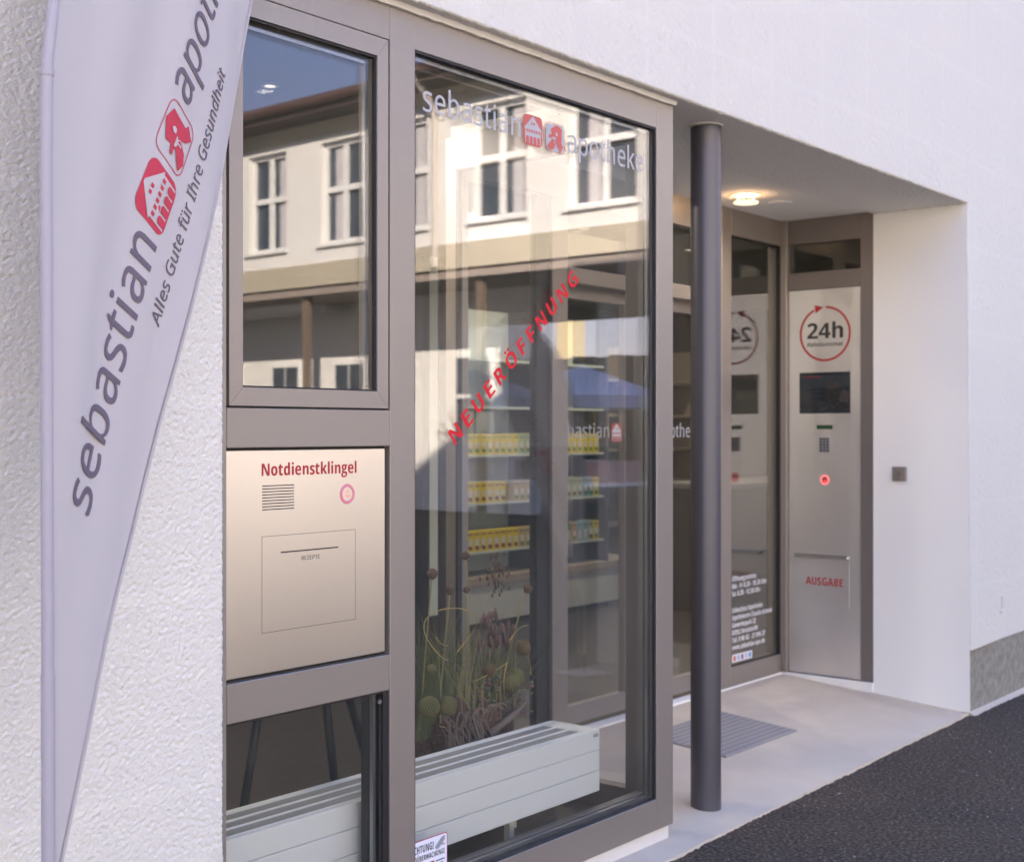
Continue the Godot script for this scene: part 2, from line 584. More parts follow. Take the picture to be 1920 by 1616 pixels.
# ---------------------------------------------------------------- ground
func ground() -> void:
	var g := G.new()
	var c := [-150.0, -20.0, 0.0, 5.0, 12.0, 40.0, 220.0]
	for i in c.size() - 1:
		for k in c.size() - 1:
			g.quad(V(c[i], -0.034, c[k + 1]), V(c[i + 1], -0.034, c[k + 1]), V(c[i + 1], -0.034, c[k]), V(c[i], -0.034, c[k]))
	put("asphalt_ground", g, M.asphalt, null, "structure")
	# the asphalt by the forecourt, with its real stones
	var ax := spread(2.0, 9.6, 0.012); var az := spread(-0.02, 1.9, 0.012)
	var stones := FastNoiseLite.new()
	stones.noise_type = FastNoiseLite.TYPE_CELLULAR
	stones.frequency = 1.0 / 15.0
	stones.fractal_type = FastNoiseLite.FRACTAL_NONE
	n_roll.frequency = 0.7
	var am := rough_sheet(ax.size(), az.size(), func(i: int, j: int) -> Array:
		var x := ax[i] + 0.004 * stones.get_noise_2d(i * 40.0, j * 40.0); var z := az[j]
		return [V(x, -0.016 + 0.0045 * stones.get_noise_2d(x * 1000.0, z * 1000.0) + 0.004 * n_roll.get_noise_2d(x, z), z), V(0, 1, 0)], 0.0022)
	var ao := MeshInstance3D.new()
	ao.name = "asphalt_road"
	ao.mesh = am
	ao.material_override = M.asphalt
	ao.set_meta("kind", "structure")
	add_child(ao)
	# unseen pale paving, added to bounce sunlight up into the recess
	g = G.new()
	var px := [-40.0, -12.0, -4.0, -0.7]
	for i in 3: g.quad(V(px[i], -0.02, 17.5), V(px[i + 1], -0.02, 17.5), V(px[i + 1], -0.02, 1.6), V(px[i], -0.02, 1.6))
	put("bounce_paving", g, M.concrete, null, "structure")
	# pale chippings worn free in the asphalt
	var mm := MultiMesh.new()
	mm.transform_format = MultiMesh.TRANSFORM_3D
	var stone := G.new().ball(Vector3.ZERO, V(0.0026, 0.0016, 0.0022), 4, 6)
	mm.mesh = stone.mesh()
	mm.instance_count = 1800
	for i in mm.instance_count:
		var x := rng.randf_range(3.4, 9.0)
		var z := rng.randf_range(0.09, 1.9)
		var s := rng.randf_range(0.3, 1.0) * (2.1 if rng.randf() < 0.08 else 1.0)
		mm.set_instance_transform(i, Transform3D(Basis(Vector3.UP, rng.randf() * TAU).scaled(Vector3.ONE * s), V(x, -0.0145 + 0.004 * n_roll.get_noise_2d(x, z), z)))
	var mi := MultiMeshInstance3D.new()
	mi.name = "asphalt_chippings"
	mi.multimesh = mm
	mi.material_override = M.pale_stone
	mi.set_meta("kind", "stuff")
	add_child(mi)
	# concrete forecourt, rising to the doors
	g = G.new()
	var nz := FastNoiseLite.new()
	nz.seed = 3
	nz.frequency = 3.0
	var h := func(x: float, t: float) -> Vector3:
		var front := 0.098 - 0.018 * (x - 3.8) + 0.008 * nz.get_noise_1d(x * 3.0) + 0.005 * nz.get_noise_1d(x * 60.0)
		var z := lerpf(-1.06, front, t)
		var y := 0.082 * clampf(-z - 0.02, 0.0, 1.0) + (0.002 if z < 0 else 0.0) - 0.12 * maxf(z, 0.0)
		return V(x, y, z)
	var xs := spread(0.3, 6.9, 0.02)
	for i in xs.size() - 1:
		for k in 14:
			var a: Vector3 = h.call(xs[i], (k + 1) / 14.0); var b: Vector3 = h.call(xs[i + 1], (k + 1) / 14.0)
			var c2: Vector3 = h.call(xs[i + 1], k / 14.0); var d: Vector3 = h.call(xs[i], k / 14.0)
			if xs[i] < 3.84 and c2.z < -0.07: continue
			g.quad(a, b, c2, d)
		var e: Vector3 = h.call(xs[i], 1.0); var f: Vector3 = h.call(xs[i + 1], 1.0)
		g.quad(V(e.x, -0.05, e.z + 0.004), V(f.x, -0.05, f.z + 0.004), f, e)
	put("concrete_forecourt", g, M.concrete, null, "structure")

# ---------------------------------------------------------------- the pharmacy building
func pharmacy() -> void:
	var b := thing("pharmacy_building", V(3, 0, 0), "white roughcast building with a recessed glazed entrance on its ground floor", "building")
	b.position = Vector3.ZERO
	var W := 0.053
	# rough wall beside the window, round its corner to the frame
	var prof := []
	for x in spread(1.05, 1.937, 0.0027): prof.append([Vector2(x, W), Vector2(0, 1)])
	for k in range(1, 5):
		var t := PI / 2 * k / 4
		prof.append([Vector2(1.937 + sin(t) * 0.011, W - 0.011 + cos(t) * 0.011), Vector2(sin(t), cos(t))])
	for z in [0.03, 0.018, 0.004]: prof.append([Vector2(1.948, z), Vector2(1, 0)])
	var ys := spread(0.45, 2.6, 0.0027)
	put_mesh("rough_wall", rough_sheet(prof.size(), ys.size(), func(i: int, j: int) -> Array:
		var p: Vector2 = prof[i][0]
		var q: Vector2 = prof[i][1]
		return [V(p.x, ys[j], p.y), V(q.x, 0, q.y)], 0.0026), M.plaster, b)
	# rough wall over window and entrance, and the underside of the opening
	for part in [[0.6, 3.964, 0.0, 0.008], [3.964, 6.67, -0.46, 0.009]]:
		var xs := spread(part[0], part[1], part[3])
		var pr := []
		for y in spread(2.592, 3.95, part[3]): pr.push_front([Vector2(y, W), Vector2(0, 1)])
		for k in range(1, 4):
			var t := PI / 2 * k / 3
			pr.append([Vector2(2.595 - sin(t) * 0.009, W - 0.009 + cos(t) * 0.009), Vector2(-sin(t), cos(t))])
		if part[2] < -0.1:
			var zs := spread(-0.044, 0.46, 0.009)
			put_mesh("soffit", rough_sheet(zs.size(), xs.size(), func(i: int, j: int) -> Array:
				return [V(xs[j], 2.586, -zs[i]), V(0, -1, 0)], 0.003), M.lifted_plaster, b)  # same plaster as the wall, coloured paler to lift its shade
		else: pr.append_array([[Vector2(2.586, 0.03), Vector2(-1, 0)], [Vector2(2.586, 0.015), Vector2(-1, 0)], [Vector2(2.586, 0.0), Vector2(-1, 0)]])
		put_mesh("rough_wall", rough_sheet(pr.size(), xs.size(), func(i: int, j: int) -> Array:
			var p: Vector2 = pr[i][0]
			var q: Vector2 = pr[i][1]
			return [V(xs[j], p.x, p.y), V(0, q.x, q.y)], 0.0034, false), M.plaster, b)
	# rough wall past the entrance, its edge running a little out of plumb
	var xr := spread(6.684, 9.0, 0.011)
	var yr := spread(0.318, 3.95, 0.011)
	put_mesh("rough_wall", rough_sheet(xr.size() + 4, yr.size(), func(i: int, j: int) -> Array:
		var y := yr[j]
		var low := y < 2.592
		var lean := 0.02 * (2.6 - y) / 2.6
		if i >= 4: return [V(xr[i - 4], y, W + lean * maxf(0.0, 1.0 - (xr[i - 4] - 6.684) * 2.0)), V(0, 0, 1)]
		if not low: return [V(6.67 + 0.003 * i, y, W), V(0, 0, 1)]
		var t := PI / 2 * (4 - i) / 4
		return [V(6.684 - sin(t) * 0.014, y, W + lean - 0.012 + cos(t) * 0.012), V(-sin(t), 0, cos(t))], 0.0026), M.plaster, b)
	# what stands behind the plaster and above it
	put("wall", G.new().box(V(-4, -0.1, -0.34), V(0.6, 9.65, W)).box(V(0.6, -0.1, -0.34), V(1.93, 2.6, 0.044)).box(V(0.6, -0.1, 0.04), V(1.05, 2.6, 0.053)).box(V(1.05, -0.1, 0.04), V(1.945, 0.45, 0.053)).box(V(0.6, 2.75, -0.34), V(8.4, 3.95, 0.044)).box(V(0.6, 3.95, -0.34), V(6.6, 9.65, W)).box(V(6.6, 3.95, -0.34), V(8.4, 4.6, W)), M.plaster_far, b)
	put("wall", G.new().box(V(9.0, -0.1, -0.34), V(9.9, 4.6, W)).box(V(8.4, 3.95, -0.34), V(9.0, 4.6, W)).box(V(8.4, 3.0, -0.34), V(9.0, 3.95, 0.046)), M.plaster_far, b)
	put("lintel", G.new().box(V(0.6, 2.6, -0.45), V(9.0, 2.752, 0.04)), M.plaster_far, b)
	put("wall", G.new().box(V(-4, -0.1, -9), V(-3.7, 9.65, -0.34)).box(V(-3.7, -0.1, -9), V(13.4, 3.2, -8.7)).box(V(6.3, 3.1, -8.7), V(6.6, 9.65, -0.34)).box(V(-3.7, 3.2, -9), V(6.6, 9.65, -8.7)).box(V(9.6, 0, -0.9), V(13.4, 4.6, -0.55)).box(V(13.2, 0, -8.7), V(13.5, 4.6, -0.9)).box(V(9.6, 0, -0.55), V(9.9, 4.6, -0.34)), M.plaster_far, b)
	put("roof", G.new().box(V(-4.3, 9.65, -9.3), V(6.7, 9.9, 0.35)).box(V(6.7, 4.6, -9.2), V(13.7, 4.8, -0.5)).box(V(6.7, 4.6, -0.5), V(10.0, 4.8, 0.2)), M.brown, b)  # unseen ends and heights shaped for where sunlight and shadow fall
	# smooth reveal at the end of the recess
	var g := G.new()
	var steps := spread(0.0, 1.0, 0.1)
	for i in steps.size() - 1:
		var y0 := lerpf(0.0, 2.585, steps[i]); var y1 := lerpf(0.0, 2.585, steps[i + 1])
		var z0 := 0.042 + 0.022 * (1.0 - steps[i]); var z1 := 0.042 + 0.022 * (1.0 - steps[i + 1])
		g.quad(V(6.67, y0, -0.456), V(6.67, y0, z0), V(6.67, y1, z1), V(6.67, y1, -0.456))
	put("reveal", g, M.lifted_plaster, b)
	put("reveal_wall", G.new().box(V(6.675, -0.1, -0.45), V(8.98, 2.6, 0.045)), M.plinth, b)
	put("plinth", G.new().cbox(V(6.69, -0.1, -0.02), V(9.0, 0.322, 0.048), 0.004), M.plinth, b)
	put("cement_fillet", G.new().slab(P2([0.0, 0.0, 0.05, 0.0, 0.03, 0.012, 0.0, 0.028]), 0.0, 2.3).moved(Transform3D(Basis(V(0, 0, 1), V(0, 1, 0), V(1, 0, 0)), V(6.7, -0.03, 0.047))), M.concrete, b)
	g = G.new().tube([V(7.165, 0.545, 0.058), V(7.165, 0.49, 0.06), V(7.158, 0.468, 0.06), V(7.135, 0.462, 0.058)], [0.008], 8)
	put("cable_clip", g, M.plaster, b)
	# ceiling of the recess, a shadow gap short of the plaster
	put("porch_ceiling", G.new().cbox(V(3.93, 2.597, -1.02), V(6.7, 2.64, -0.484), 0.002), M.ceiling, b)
	put("shadow_gap", G.new().box(V(3.93, 2.604, -0.486), V(6.7, 2.63, -0.462)), M.gasket, b)
	# shop shell
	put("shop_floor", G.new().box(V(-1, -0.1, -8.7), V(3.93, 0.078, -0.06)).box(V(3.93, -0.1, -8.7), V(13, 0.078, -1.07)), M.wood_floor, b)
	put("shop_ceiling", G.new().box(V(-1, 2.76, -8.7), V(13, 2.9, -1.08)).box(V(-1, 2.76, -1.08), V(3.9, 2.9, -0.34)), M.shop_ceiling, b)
	put("added_pale_wall", G.new().box(V(-1.0, 1.3, -6.0), V(-0.96, 2.76, -0.34)).box(V(-0.96, 1.3, -6.0), V(3.2, 2.76, -5.96)), M.white, b)  # unseen white upper wall, added to brighten what the steel machine reflects
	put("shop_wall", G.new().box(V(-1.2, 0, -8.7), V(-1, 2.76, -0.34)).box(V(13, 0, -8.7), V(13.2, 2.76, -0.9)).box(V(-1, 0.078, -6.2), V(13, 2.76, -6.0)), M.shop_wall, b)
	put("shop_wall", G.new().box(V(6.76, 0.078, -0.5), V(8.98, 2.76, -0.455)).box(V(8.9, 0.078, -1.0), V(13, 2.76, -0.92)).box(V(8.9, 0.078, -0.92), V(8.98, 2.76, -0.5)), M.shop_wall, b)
	put("base_strip", G.new().cbox(V(1.99, -0.06, -0.07), V(3.957, 0.052, -0.014), 0.003), M.seal, b)
	put("sill_strip", G.new().cbox(V(3.95, 0.06, -1.06), V(6.66, 0.088, -0.985), 0.003).box(V(6.65, 0.04, -1.0), V(6.672, 0.09, -0.456)), M.lifted_plaster, b)
	# white stop bead along the head of the window
	g = G.new()
	var bx := spread(1.99, 3.964, 0.02)
	for i in bx.size() - 1:
		var j0 := 0.003 * n_mid.get_noise_1d(bx[i] * 400.0); var j1 := 0.003 * n_mid.get_noise_1d(bx[i + 1] * 400.0)
		var p0 := V(bx[i], 2.571 + j0, 0.012); var p1 := V(bx[i + 1], 2.571 + j1, 0.012)
		g.quad(p0, p1, V(p1.x, 2.589, 0.02), V(p0.x, 2.589, 0.02))
		g.quad(V(p0.x, p0.y, -0.002), V(p1.x, p1.y, -0.002), p1, p0)
	put("plaster_bead", g, M.seal, b)

# ---------------------------------------------------------------- big window
func bar(called: String, x0: float, y0: float, x1: float, y1: float, parent: Node3D, z1 := 0.0, z0 := -0.075, m: Material = null, c := 0.0016) -> MeshInstance3D:
	return put(called, G.new().cbox(V(x0, y0, z0), V(x1, y1, z1), c), m if m else M.frame, parent)

func pane_at(x0: float, y0: float, x1: float, y1: float, z: float, parent: Node3D, called := "pane", th := 0.006, m: Material = null) -> MeshInstance3D:
	return put(called, G.new().box(V(x0, y0, z - th), V(x1, y1, z)), m if m else M.glass, parent)

func storefront() -> void:
	var w := thing("shop_window", V(3, 0, 0), "grey metal shop window with a tall lettered pane and stacked narrow lights", "window")
	w.position = Vector3.ZERO
	bar("side_post", 1.88, 0.05, 1.9982, 2.583, w, -0.001)
	bar("mullion", 2.5478, 0.05, 2.6452, 2.583, w)
	bar("top_rail", 1.9988, 2.4805, 2.5472, 2.583, w, -0.0005)
	bar("top_rail", 2.6458, 2.4765, 3.8574, 2.583, w, -0.0005)
	bar("corner_post", 3.858, 0.05, 3.964, 2.583, w)
	bar("bottom_rail", 2.6458, 0.05, 3.8574, 0.157, w, -0.0005)
	bar("bottom_rail", 1.9988, 0.05, 2.5472, 0.157, w, -0.0005)
	bar("transom", 1.9988, 1.3895, 2.5472, 1.4855, w, -0.0005)
	bar("transom", 1.9988, 0.7345, 2.5472, 0.8295, w, -0.0005)
	# dark return beside the corner post
	put("corner_flashing", G.new().box(V(3.9645, 0.135, -0.15), V(3.988, 2.5, -0.03)), M.frame_dark, w)
	# tall pane: double glazing with spacer and gasket
	pane_at(2.64, 0.152, 3.862, 2.481, -0.016, w)
	pane_at(2.64, 0.152, 3.862, 2.481, -0.038, w, "pane", 0.005, M.glass_inner)
	var g := G.new()
	var zz := [-0.0155, -0.004]
	g.box(V(2.6453, 2.4705, zz[0]), V(3.8575, 2.4765, zz[1])).box(V(2.6453, 0.157, zz[0]), V(3.8575, 0.1615, zz[1])).box(V(3.8525, 0.1615, zz[0]), V(3.858, 2.4705, zz[1])).box(V(2.6453, 0.1615, zz[0]), V(2.65, 2.4705, zz[1]))
	put("gasket", g, M.gasket, w)
	g = G.new()
	g.box(V(3.836, 0.17, -0.036), V(3.848, 2.462, -0.024)).box(V(2.66, 0.165, -0.036), V(3.836, 0.176, -0.024)).box(V(2.66, 2.457, -0.036), V(3.836, 2.468, -0.024))
	put("glazing_spacer", g, M.spacer, w)
	g = G.new()
	g.box(V(3.84, 0.157, -0.0745), V(3.8578, 2.4765, -0.0435)).box(V(2.6455, 0.1572, -0.0745), V(3.84, 0.178, -0.0435)).box(V(2.6455, 2.458, -0.0745), V(3.84, 2.4763, -0.0435))
	put("glazing_bead", g, M.frame_dark, w)
	# opening light, four mitred bars round its own glass
	var s := Node3D.new()
	s.name = "sash"
	w.add_child(s)
	var o := [2.0045, 1.4905, 2.5395, 2.4775]
	var n := [2.0455, 1.535, 2.4985, 2.4275]
	var e := 0.0004
	var poly := [
		P2([o[0], o[1] + e, n[0], n[1] + e, n[0], n[3] - e, o[0], o[3] - e]), P2([n[2], n[1] + e, o[2], o[1] + e, o[2], o[3] - e, n[2], n[3] - e]),
		P2([o[0] + e, o[1], o[2] - e, o[1], n[2] - e, n[1], n[0] + e, n[1]]), P2([n[0] + e, n[3], n[2] - e, n[3], o[2] - e, o[3], o[0] + e, o[3]])]
	for p in poly: put("sash_bar", G.new().slab(p, -0.07, 0.001), M.frame, s)
	put("sash_seal", G.new().box(V(1.999, 1.486, -0.06), V(2.0046, 2.48, -0.012)).box(V(2.5394, 1.486, -0.06), V(2.5475, 2.48, -0.012)).box(V(2.004, 1.4856, -0.06), V(2.54, 1.4906, -0.012)).box(V(2.004, 2.4774, -0.06), V(2.54, 2.4804, -0.012)), M.gasket, s)
	put("sash_gasket", G.new().box(V(2.0456, 1.535, -0.015), V(2.0486, 2.4275, -0.004)).box(V(2.4935, 1.535, -0.015), V(2.4985, 2.4275, -0.004)).box(V(2.0486, 1.535, -0.015), V(2.4935, 1.5395, -0.004)).box(V(2.0486, 2.4215, -0.015), V(2.4935, 2.4274, -0.004)), M.gasket, s)
	put("sash_spacer", G.new().box(V(2.475, 1.55, -0.036), V(2.488, 2.412, -0.024)).box(V(2.05, 2.405, -0.036), V(2.475, 2.414, -0.024)), M.spacer, s)
	var tilt := Basis(Vector3.UP, deg_to_rad(SASH_TILT))
	for k in 2:
		var gg := G.new().box(V(-0.232, 1.53, -0.006), V(0.232, 2.432, 0.0))
		gg.moved(Transform3D(tilt, V(2.272, 0, -0.0185 - 0.02 * k)))
		put("pane", gg, M.glass if k == 0 else M.glass_inner, s)
	# fixed light at the bottom
	pane_at(1.994, 0.15, 2.55, 0.74, -0.016, w, "lower_pane")
	pane_at(1.994, 0.15, 2.55, 0.74, -0.038, w, "lower_pane", 0.005, M.glass_inner)
	put("lower_gasket", G.new().box(V(2.5275, 0.157, -0.0155), V(2.5478, 0.7345, -0.006)).box(V(1.9988, 0.729, -0.0155), V(2.5275, 0.7345, -0.006)), M.gasket, w)
	put("lower_spacer", G.new().box(V(2.506, 0.157, -0.036), V(2.516, 0.724, -0.024)), M.spacer, w)
	put("lower_bead", G.new().box(V(2.512, 0.157, -0.0745), V(2.5478, 0.7345, -0.0435)), M.gasket, w)
	put("screw", G.new().lathe([Vector2(0, 0.003), Vector2(0.006, 0.003), Vector2(0.007, 0.0)], Vector3.ZERO, 14).moved(Transform3D(Basis(Vector3.RIGHT, PI / 2), V(2.519, 0.706, -0.012))), M.steel_plain, w)
	# lettering on the tall pane
	var zl := -0.0152
	var em := 0.103
	put("lettering", letters("sebastian", em, false, 0.0004, 1.0, 0.433).moved(on(V(2.692, 2.321, zl))), M.etched, w)
	put("lettering", letters("apotheke", em, false, 0.0004, 1.0, 0.43).moved(on(V(3.366, 2.316, zl))), M.etched, w)
	emblem(house_emblem(), on(V(3.138, 2.304, zl)), V(0.096, 0.094, 1.0), [M.red_film, M.etched, M.red_film], w, "house_emblem")
	emblem(letter_emblem(), on(V(3.25, 2.303, zl)), V(0.099, 0.09, 1.0), [M.red_film, M.red_film, M.etched], w, "letter_emblem")
	put("letter_emblem_field", G.new().poly(round_rect(0.093, 0.084, 0.018)).moved(on(V(3.253, 2.306, zl - 0.0004))), M.etched, w)
	# slanted red word, letter by letter
	var word := "NEUERÖFFNUNG"
	var dirv := V(0.7535, 0.6575, 0)
	var upv := V(-0.6575, 0.7535, 0)
	var at := V(2.828, 1.389, zl)
	var widths := {"N": 0.047, "E": 0.036, "U": 0.045, "R": 0.042, "Ö": 0.05, "F": 0.035, "G": 0.047}
	var run := 0.0
	for ch in word:
		var wd: float = widths[ch]
		var gl := letters(ch, 0.068, true, 0.0004, 1.0, wd)
		gl.moved(on(at + dirv * run, dirv, upv))
		put("red_letter", gl, M.red, w)
		run += wd + 0.0254

func emblem(parts: Array, t: Transform3D, size: Vector3, mats: Array, parent: Node3D, called: String) -> void:
	for k in 3:
		var g: G = parts[k]
		for i in g.v.size(): g.v[i] = t * (Vector3(g.v[i].x * size.x, g.v[i].y * size.y, 0.0004 + 0.0005 * k))
		put(called, g, mats[k], parent)

const SASH_TILT := -0.6

# ---------------------------------------------------------------- night bell panel
func call_panel() -> void:
	var p := thing("night_bell_panel", V(2.27, 0.84, 0), "brushed steel panel with night bell button, speaker slots and prescription flap", "panel")
	p.position = Vector3.ZERO
	put("backing", G.new().box(V(1.999, 0.83, -0.06), V(2.5475, 1.389, -0.022)), M.gasket, p)
	put("plate", G.new().cbox(V(2.0, 0.8385, -0.02), V(2.534, 1.3835, -0.006), 0.0015), M.steel, p)
	var z := -0.006
	put("lettering", letters("Notdienstklingel", 0.0415, true, 0.0006, 1.0, 0.319).moved(on(V(2.109, 1.3205, z))), M.red_print, p)
	for i in 9:
		var y := 1.2365 + i * 0.00725
		put("speaker_slot", G.new().slab(round_rect(0.103, 0.0026, 0.0013, 2.11, y), z - 0.0005, z + 0.0003), M.black, p)
	# bell push
	var b := Node3D.new()
	b.name = "bell_button"
	p.add_child(b)
	var c := Vector2(2.3945, 1.2665)
	var ring := G.new()
	ring.lathe([Vector2(0.0185, 0.0), Vector2(0.0185, 0.002), Vector2(0.0195, 0.003), Vector2(0.0245, 0.003), Vector2(0.0265, 0.0)], Vector3.ZERO, 36)
	ring.moved(Transform3D(Basis(Vector3.RIGHT, PI / 2), V(c.x, c.y, z)))
	put("light_ring", ring, glow(0.75, 0.25, 0.34, 0.06), b)
	put("button_face", G.new().lathe([Vector2(0, 0.0012), Vector2(0.0178, 0.0012), Vector2(0.0184, 0.0)], Vector3.ZERO, 32).moved(Transform3D(Basis(Vector3.RIGHT, PI / 2), V(c.x, c.y, z))), M.steel, b)
	var bell := G.new()
	var pts := [Vector2(-0.0085, -0.006), Vector2(-0.006, -0.003), Vector2(-0.0045, 0.004), Vector2(-0.002, 0.0085), Vector2(0.002, 0.0085), Vector2(0.0045, 0.004), Vector2(0.006, -0.003), Vector2(0.0085, -0.006), Vector2(0.0, -0.0055), Vector2(-0.0085, -0.006)]
	for i in pts.size() - 1: bell.line(c + pts[i], c + pts[i + 1], 0.0011, z + 0.0018)
	bell.arc(c + Vector2(0, -0.0065), 0.0, 0.002, 0, TAU, z + 0.0018, 10)
	put("bell_symbol_light", bell, glow(0.9, 0.15, 0.15, 0.2), b)
	# flap with its joint, slot and word
	var d := 0.0011
	var jl := G.new()
	var fx := [2.109, 0.937, 2.4245, 1.173]
	jl.box(V(fx[0], fx[1], z - 0.0004), V(fx[0] + d, fx[3], z + 0.0002)).box(V(fx[2] - d, fx[1], z - 0.0004), V(fx[2], fx[3], z + 0.0002)).box(V(fx[0] + d, fx[1], z - 0.0004), V(fx[2] - d, fx[1] + d, z + 0.0002)).box(V(fx[0] + d, fx[3] - d, z - 0.0004), V(fx[2] - d, fx[3], z + 0.0002))
	put("flap_joint", jl, M.ink, p)
	put("letter_slot", G.new().slab(round_rect(0.194, 0.0034, 0.0016, 2.169, 1.1285), z - 0.0005, z + 0.0004), M.black, p)
	put("lettering", letters("REZEPTE", 0.0145, false, 0.0004, 1.0, 0.061).moved(on(V(2.2375, 1.106, z))), M.ink, p)

# ---------------------------------------------------------------- recess: glazing, doors
func entrance() -> void:
	# glazed return between window and doors
	var r := thing("side_glazing", Vector3.ZERO, "glazed side of the shop window returning into the recess", "window")
	put("front_stile", G.new().cbox(V(3.885, 0.078, -0.15), V(3.9635, 2.583, -0.077), 0.002), M.frame_dark, r)
	put("corner_post", G.new().cbox(V(3.934, 0.078, -1.05), V(3.998, 2.6, -0.985), 0.002), M.frame, r)
	put("bottom_rail", G.new().cbox(V(3.905, 0.078, -0.985), V(3.955, 0.16, -0.15), 0.002), M.frame_dark, r)
	put("top_rail", G.new().cbox(V(3.905, 2.46, -0.985), V(3.955, 2.6, -0.15), 0.002), M.frame_dark, r)
	put("gasket", G.new().box(V(3.92, 0.16, -0.16), V(3.94, 2.46, -0.15)).box(V(3.92, 0.16, -0.985), V(3.945, 2.46, -0.972)), M.gasket, r)
	put("pane", G.new().box(V(3.927, 0.155, -0.98), V(3.933, 2.465, -0.15)), M.glass_inner, r)
	# fixed glass, posts and transom of the door wall
	var f := thing("door_surround", Vector3.ZERO, "grey metal framework round the sliding glass doors under the porch ceiling", "door frame")
	put("post", G.new().cbox(V(4.56, 0.078, -1.06), V(4.672, 2.45, -0.99), 0.002), M.frame, f)
	put("post", G.new().cbox(V(5.93, 0.078, -1.06), V(6.001, 2.45, -0.99), 0.002), M.frame, f)
	put("header", G.new().cbox(V(3.998, 2.4505, -1.06), V(6.001, 2.6, -0.99), 0.002), M.frame, f)
	put("door_track", G.new().cbox(V(4.672, 2.085, -1.06), V(5.93, 2.155, -0.985), 0.002), M.frame, f)
	put("transom_pane", G.new().box(V(4.672, 2.155, -1.03), V(5.93, 2.45, -1.024)), M.glass_inner, f)
	put("fixed_pane", G.new().box(V(3.998, 0.16, -1.03), V(4.474, 2.45, -1.024)), M.glass_inner, f)
	put("fixed_pane_rail", G.new().cbox(V(3.998, 0.09, -1.05), V(4.56, 0.16, -1.0), 0.002), M.frame_dark, f)
	put("fixed_pane_stile", G.new().box(V(4.474, 0.16, -1.05), V(4.56, 2.45, -1.01)), M.black, f)
	for k in 2:
		var x0 := 4.69 if k == 0 else 5.309
		var x1 := 5.305 if k == 0 else 6.06
		var d := thing("door_leaf", Vector3.ZERO, ["glass sliding door leaf with pale lettering and a red house emblem", "glass sliding door leaf beside the round column with the end of the lettering"][k], "door", "sliding glass door leaves")
		var st := 0.062
		put("stile", G.new().cbox(V(x0, 0.1, -1.115), V(x0 + st, 2.09, -1.075), 0.002), M.frame, d)
		put("stile", G.new().cbox(V(x1 - st, 0.1, -1.115), V(x1, 2.09, -1.075), 0.002), M.frame, d)
		put("bottom_rail", G.new().cbox(V(x0 + st, 0.1, -1.115), V(x1 - st, 0.185, -1.076), 0.002), M.frame, d)
		put("top_rail", G.new().cbox(V(x0 + st, 2.03, -1.115), V(x1 - st, 2.09, -1.076), 0.002), M.frame, d)
		put("pane", G.new().box(V(x0 + st, 0.18, -1.1), V(x1 - st, 2.035, -1.095)), M.glass_inner, d)
		if k == 0:
			put("lettering", letters("sebastian", 0.094, false, 0.0004, 1.0, 0.432).moved(on(V(4.7, 1.398, -1.092))), M.etched, d)
			emblem(house_emblem(), on(V(5.152, 1.378, -1.094)), V(0.089, 0.089, 1), [M.red_film, M.film_white, M.red_film], d, "house_emblem")
		else:
			emblem(letter_emblem(), on(V(5.45, 1.378, -1.094)), V(0.085, 0.089, 1), [M.red_film, M.red_film, M.film_white], d, "letter_emblem")
			put("lettering", letters("apotheke", 0.094, false, 0.0004, 1.0, 0.4).moved(on(V(5.558, 1.398, -1.092))), M.etched, d)
	# narrow light with the opening hours
	var s := thing("sidelight", Vector3.ZERO, "narrow fixed glass light with white opening hours lettered on it", "window")
	put("stile", G.new().cbox(V(6.0015, 0.08, -1.06), V(6.1, 2.6, -0.988), 0.002), M.frame, s)
	put("corner_post", G.new().cbox(V(6.652, 0.08, -1.07), V(6.7, 2.6, -0.9575), 0.002), M.frame, s)
	put("top_rail", G.new().cbox(V(6.1005, 2.458, -1.06), V(6.6515, 2.6, -0.9885), 0.002), M.frame, s)
	put("bottom_rail", G.new().cbox(V(6.1005, 0.08, -1.06), V(6.6515, 0.19, -0.9885), 0.002), M.frame, s)
	put("gasket", G.new().box(V(6.641, 0.19, -1.015), V(6.652, 2.458, -0.995)).box(V(6.1, 2.45, -1.015), V(6.641, 2.458, -0.995)).box(V(6.1, 0.19, -1.015), V(6.641, 0.196, -0.995)), M.gasket, s)
	put("pane", G.new().box(V(6.095, 0.185, -1.02), V(6.655, 2.462, -1.014)), M.glass, s)
	var rows := ["Öffnungszeiten:", "Mo - Fr 8.30 - 18.30 Uhr", "Sa: 8.30 - 12.30 Uhr", "", "Sebastian Apotheke", "Apothekerin Claudia Schmid", "Gewerbepark 22", "83052 Bruckmühl", "Tel. 0 80 62 - 27 096 27", "www.sebastian-apo.de"]
	var fits := [0.262, 0.378, 0.305, 0.0, 0.33, 0.435, 0.255, 0.275, 0.36, 0.355]
	for i in rows.size():
		if rows[i] == "": continue
		put("lettering", letters(rows[i], 0.036, true, 0.0004, 1.0, fits[i]).moved(on(V(6.152, 0.634 - i * 0.0395 - (0.008 if i > 3 else 0.0), -1.0135))), M.film_white, s)
	var cs := thing("card_sticker", Vector3.ZERO, "small white sticker with coloured payment marks low on the glass", "sticker")
	put("paper", G.new().slab(round_rect(0.215, 0.042, 0.006, 6.152, 0.204), -1.0138, -1.0132), M.film_white, cs)
	var cols := [[0.6, 0.12, 0.03], [0.35, 0.5, 0.6], [0.25, 0.08, 0.3], [0.5, 0.5, 0.55], [0.08, 0.3, 0.6]]
	for i in 5:
		var cm := mat(cols[i][0], cols[i][1], cols[i][2], 0.6)
		put("mark", G.new().slab(round_rect(0.024, 0.026, 0.004, 6.165 + i * 0.041, 0.212), -1.0134, -1.0128), cm, cs)

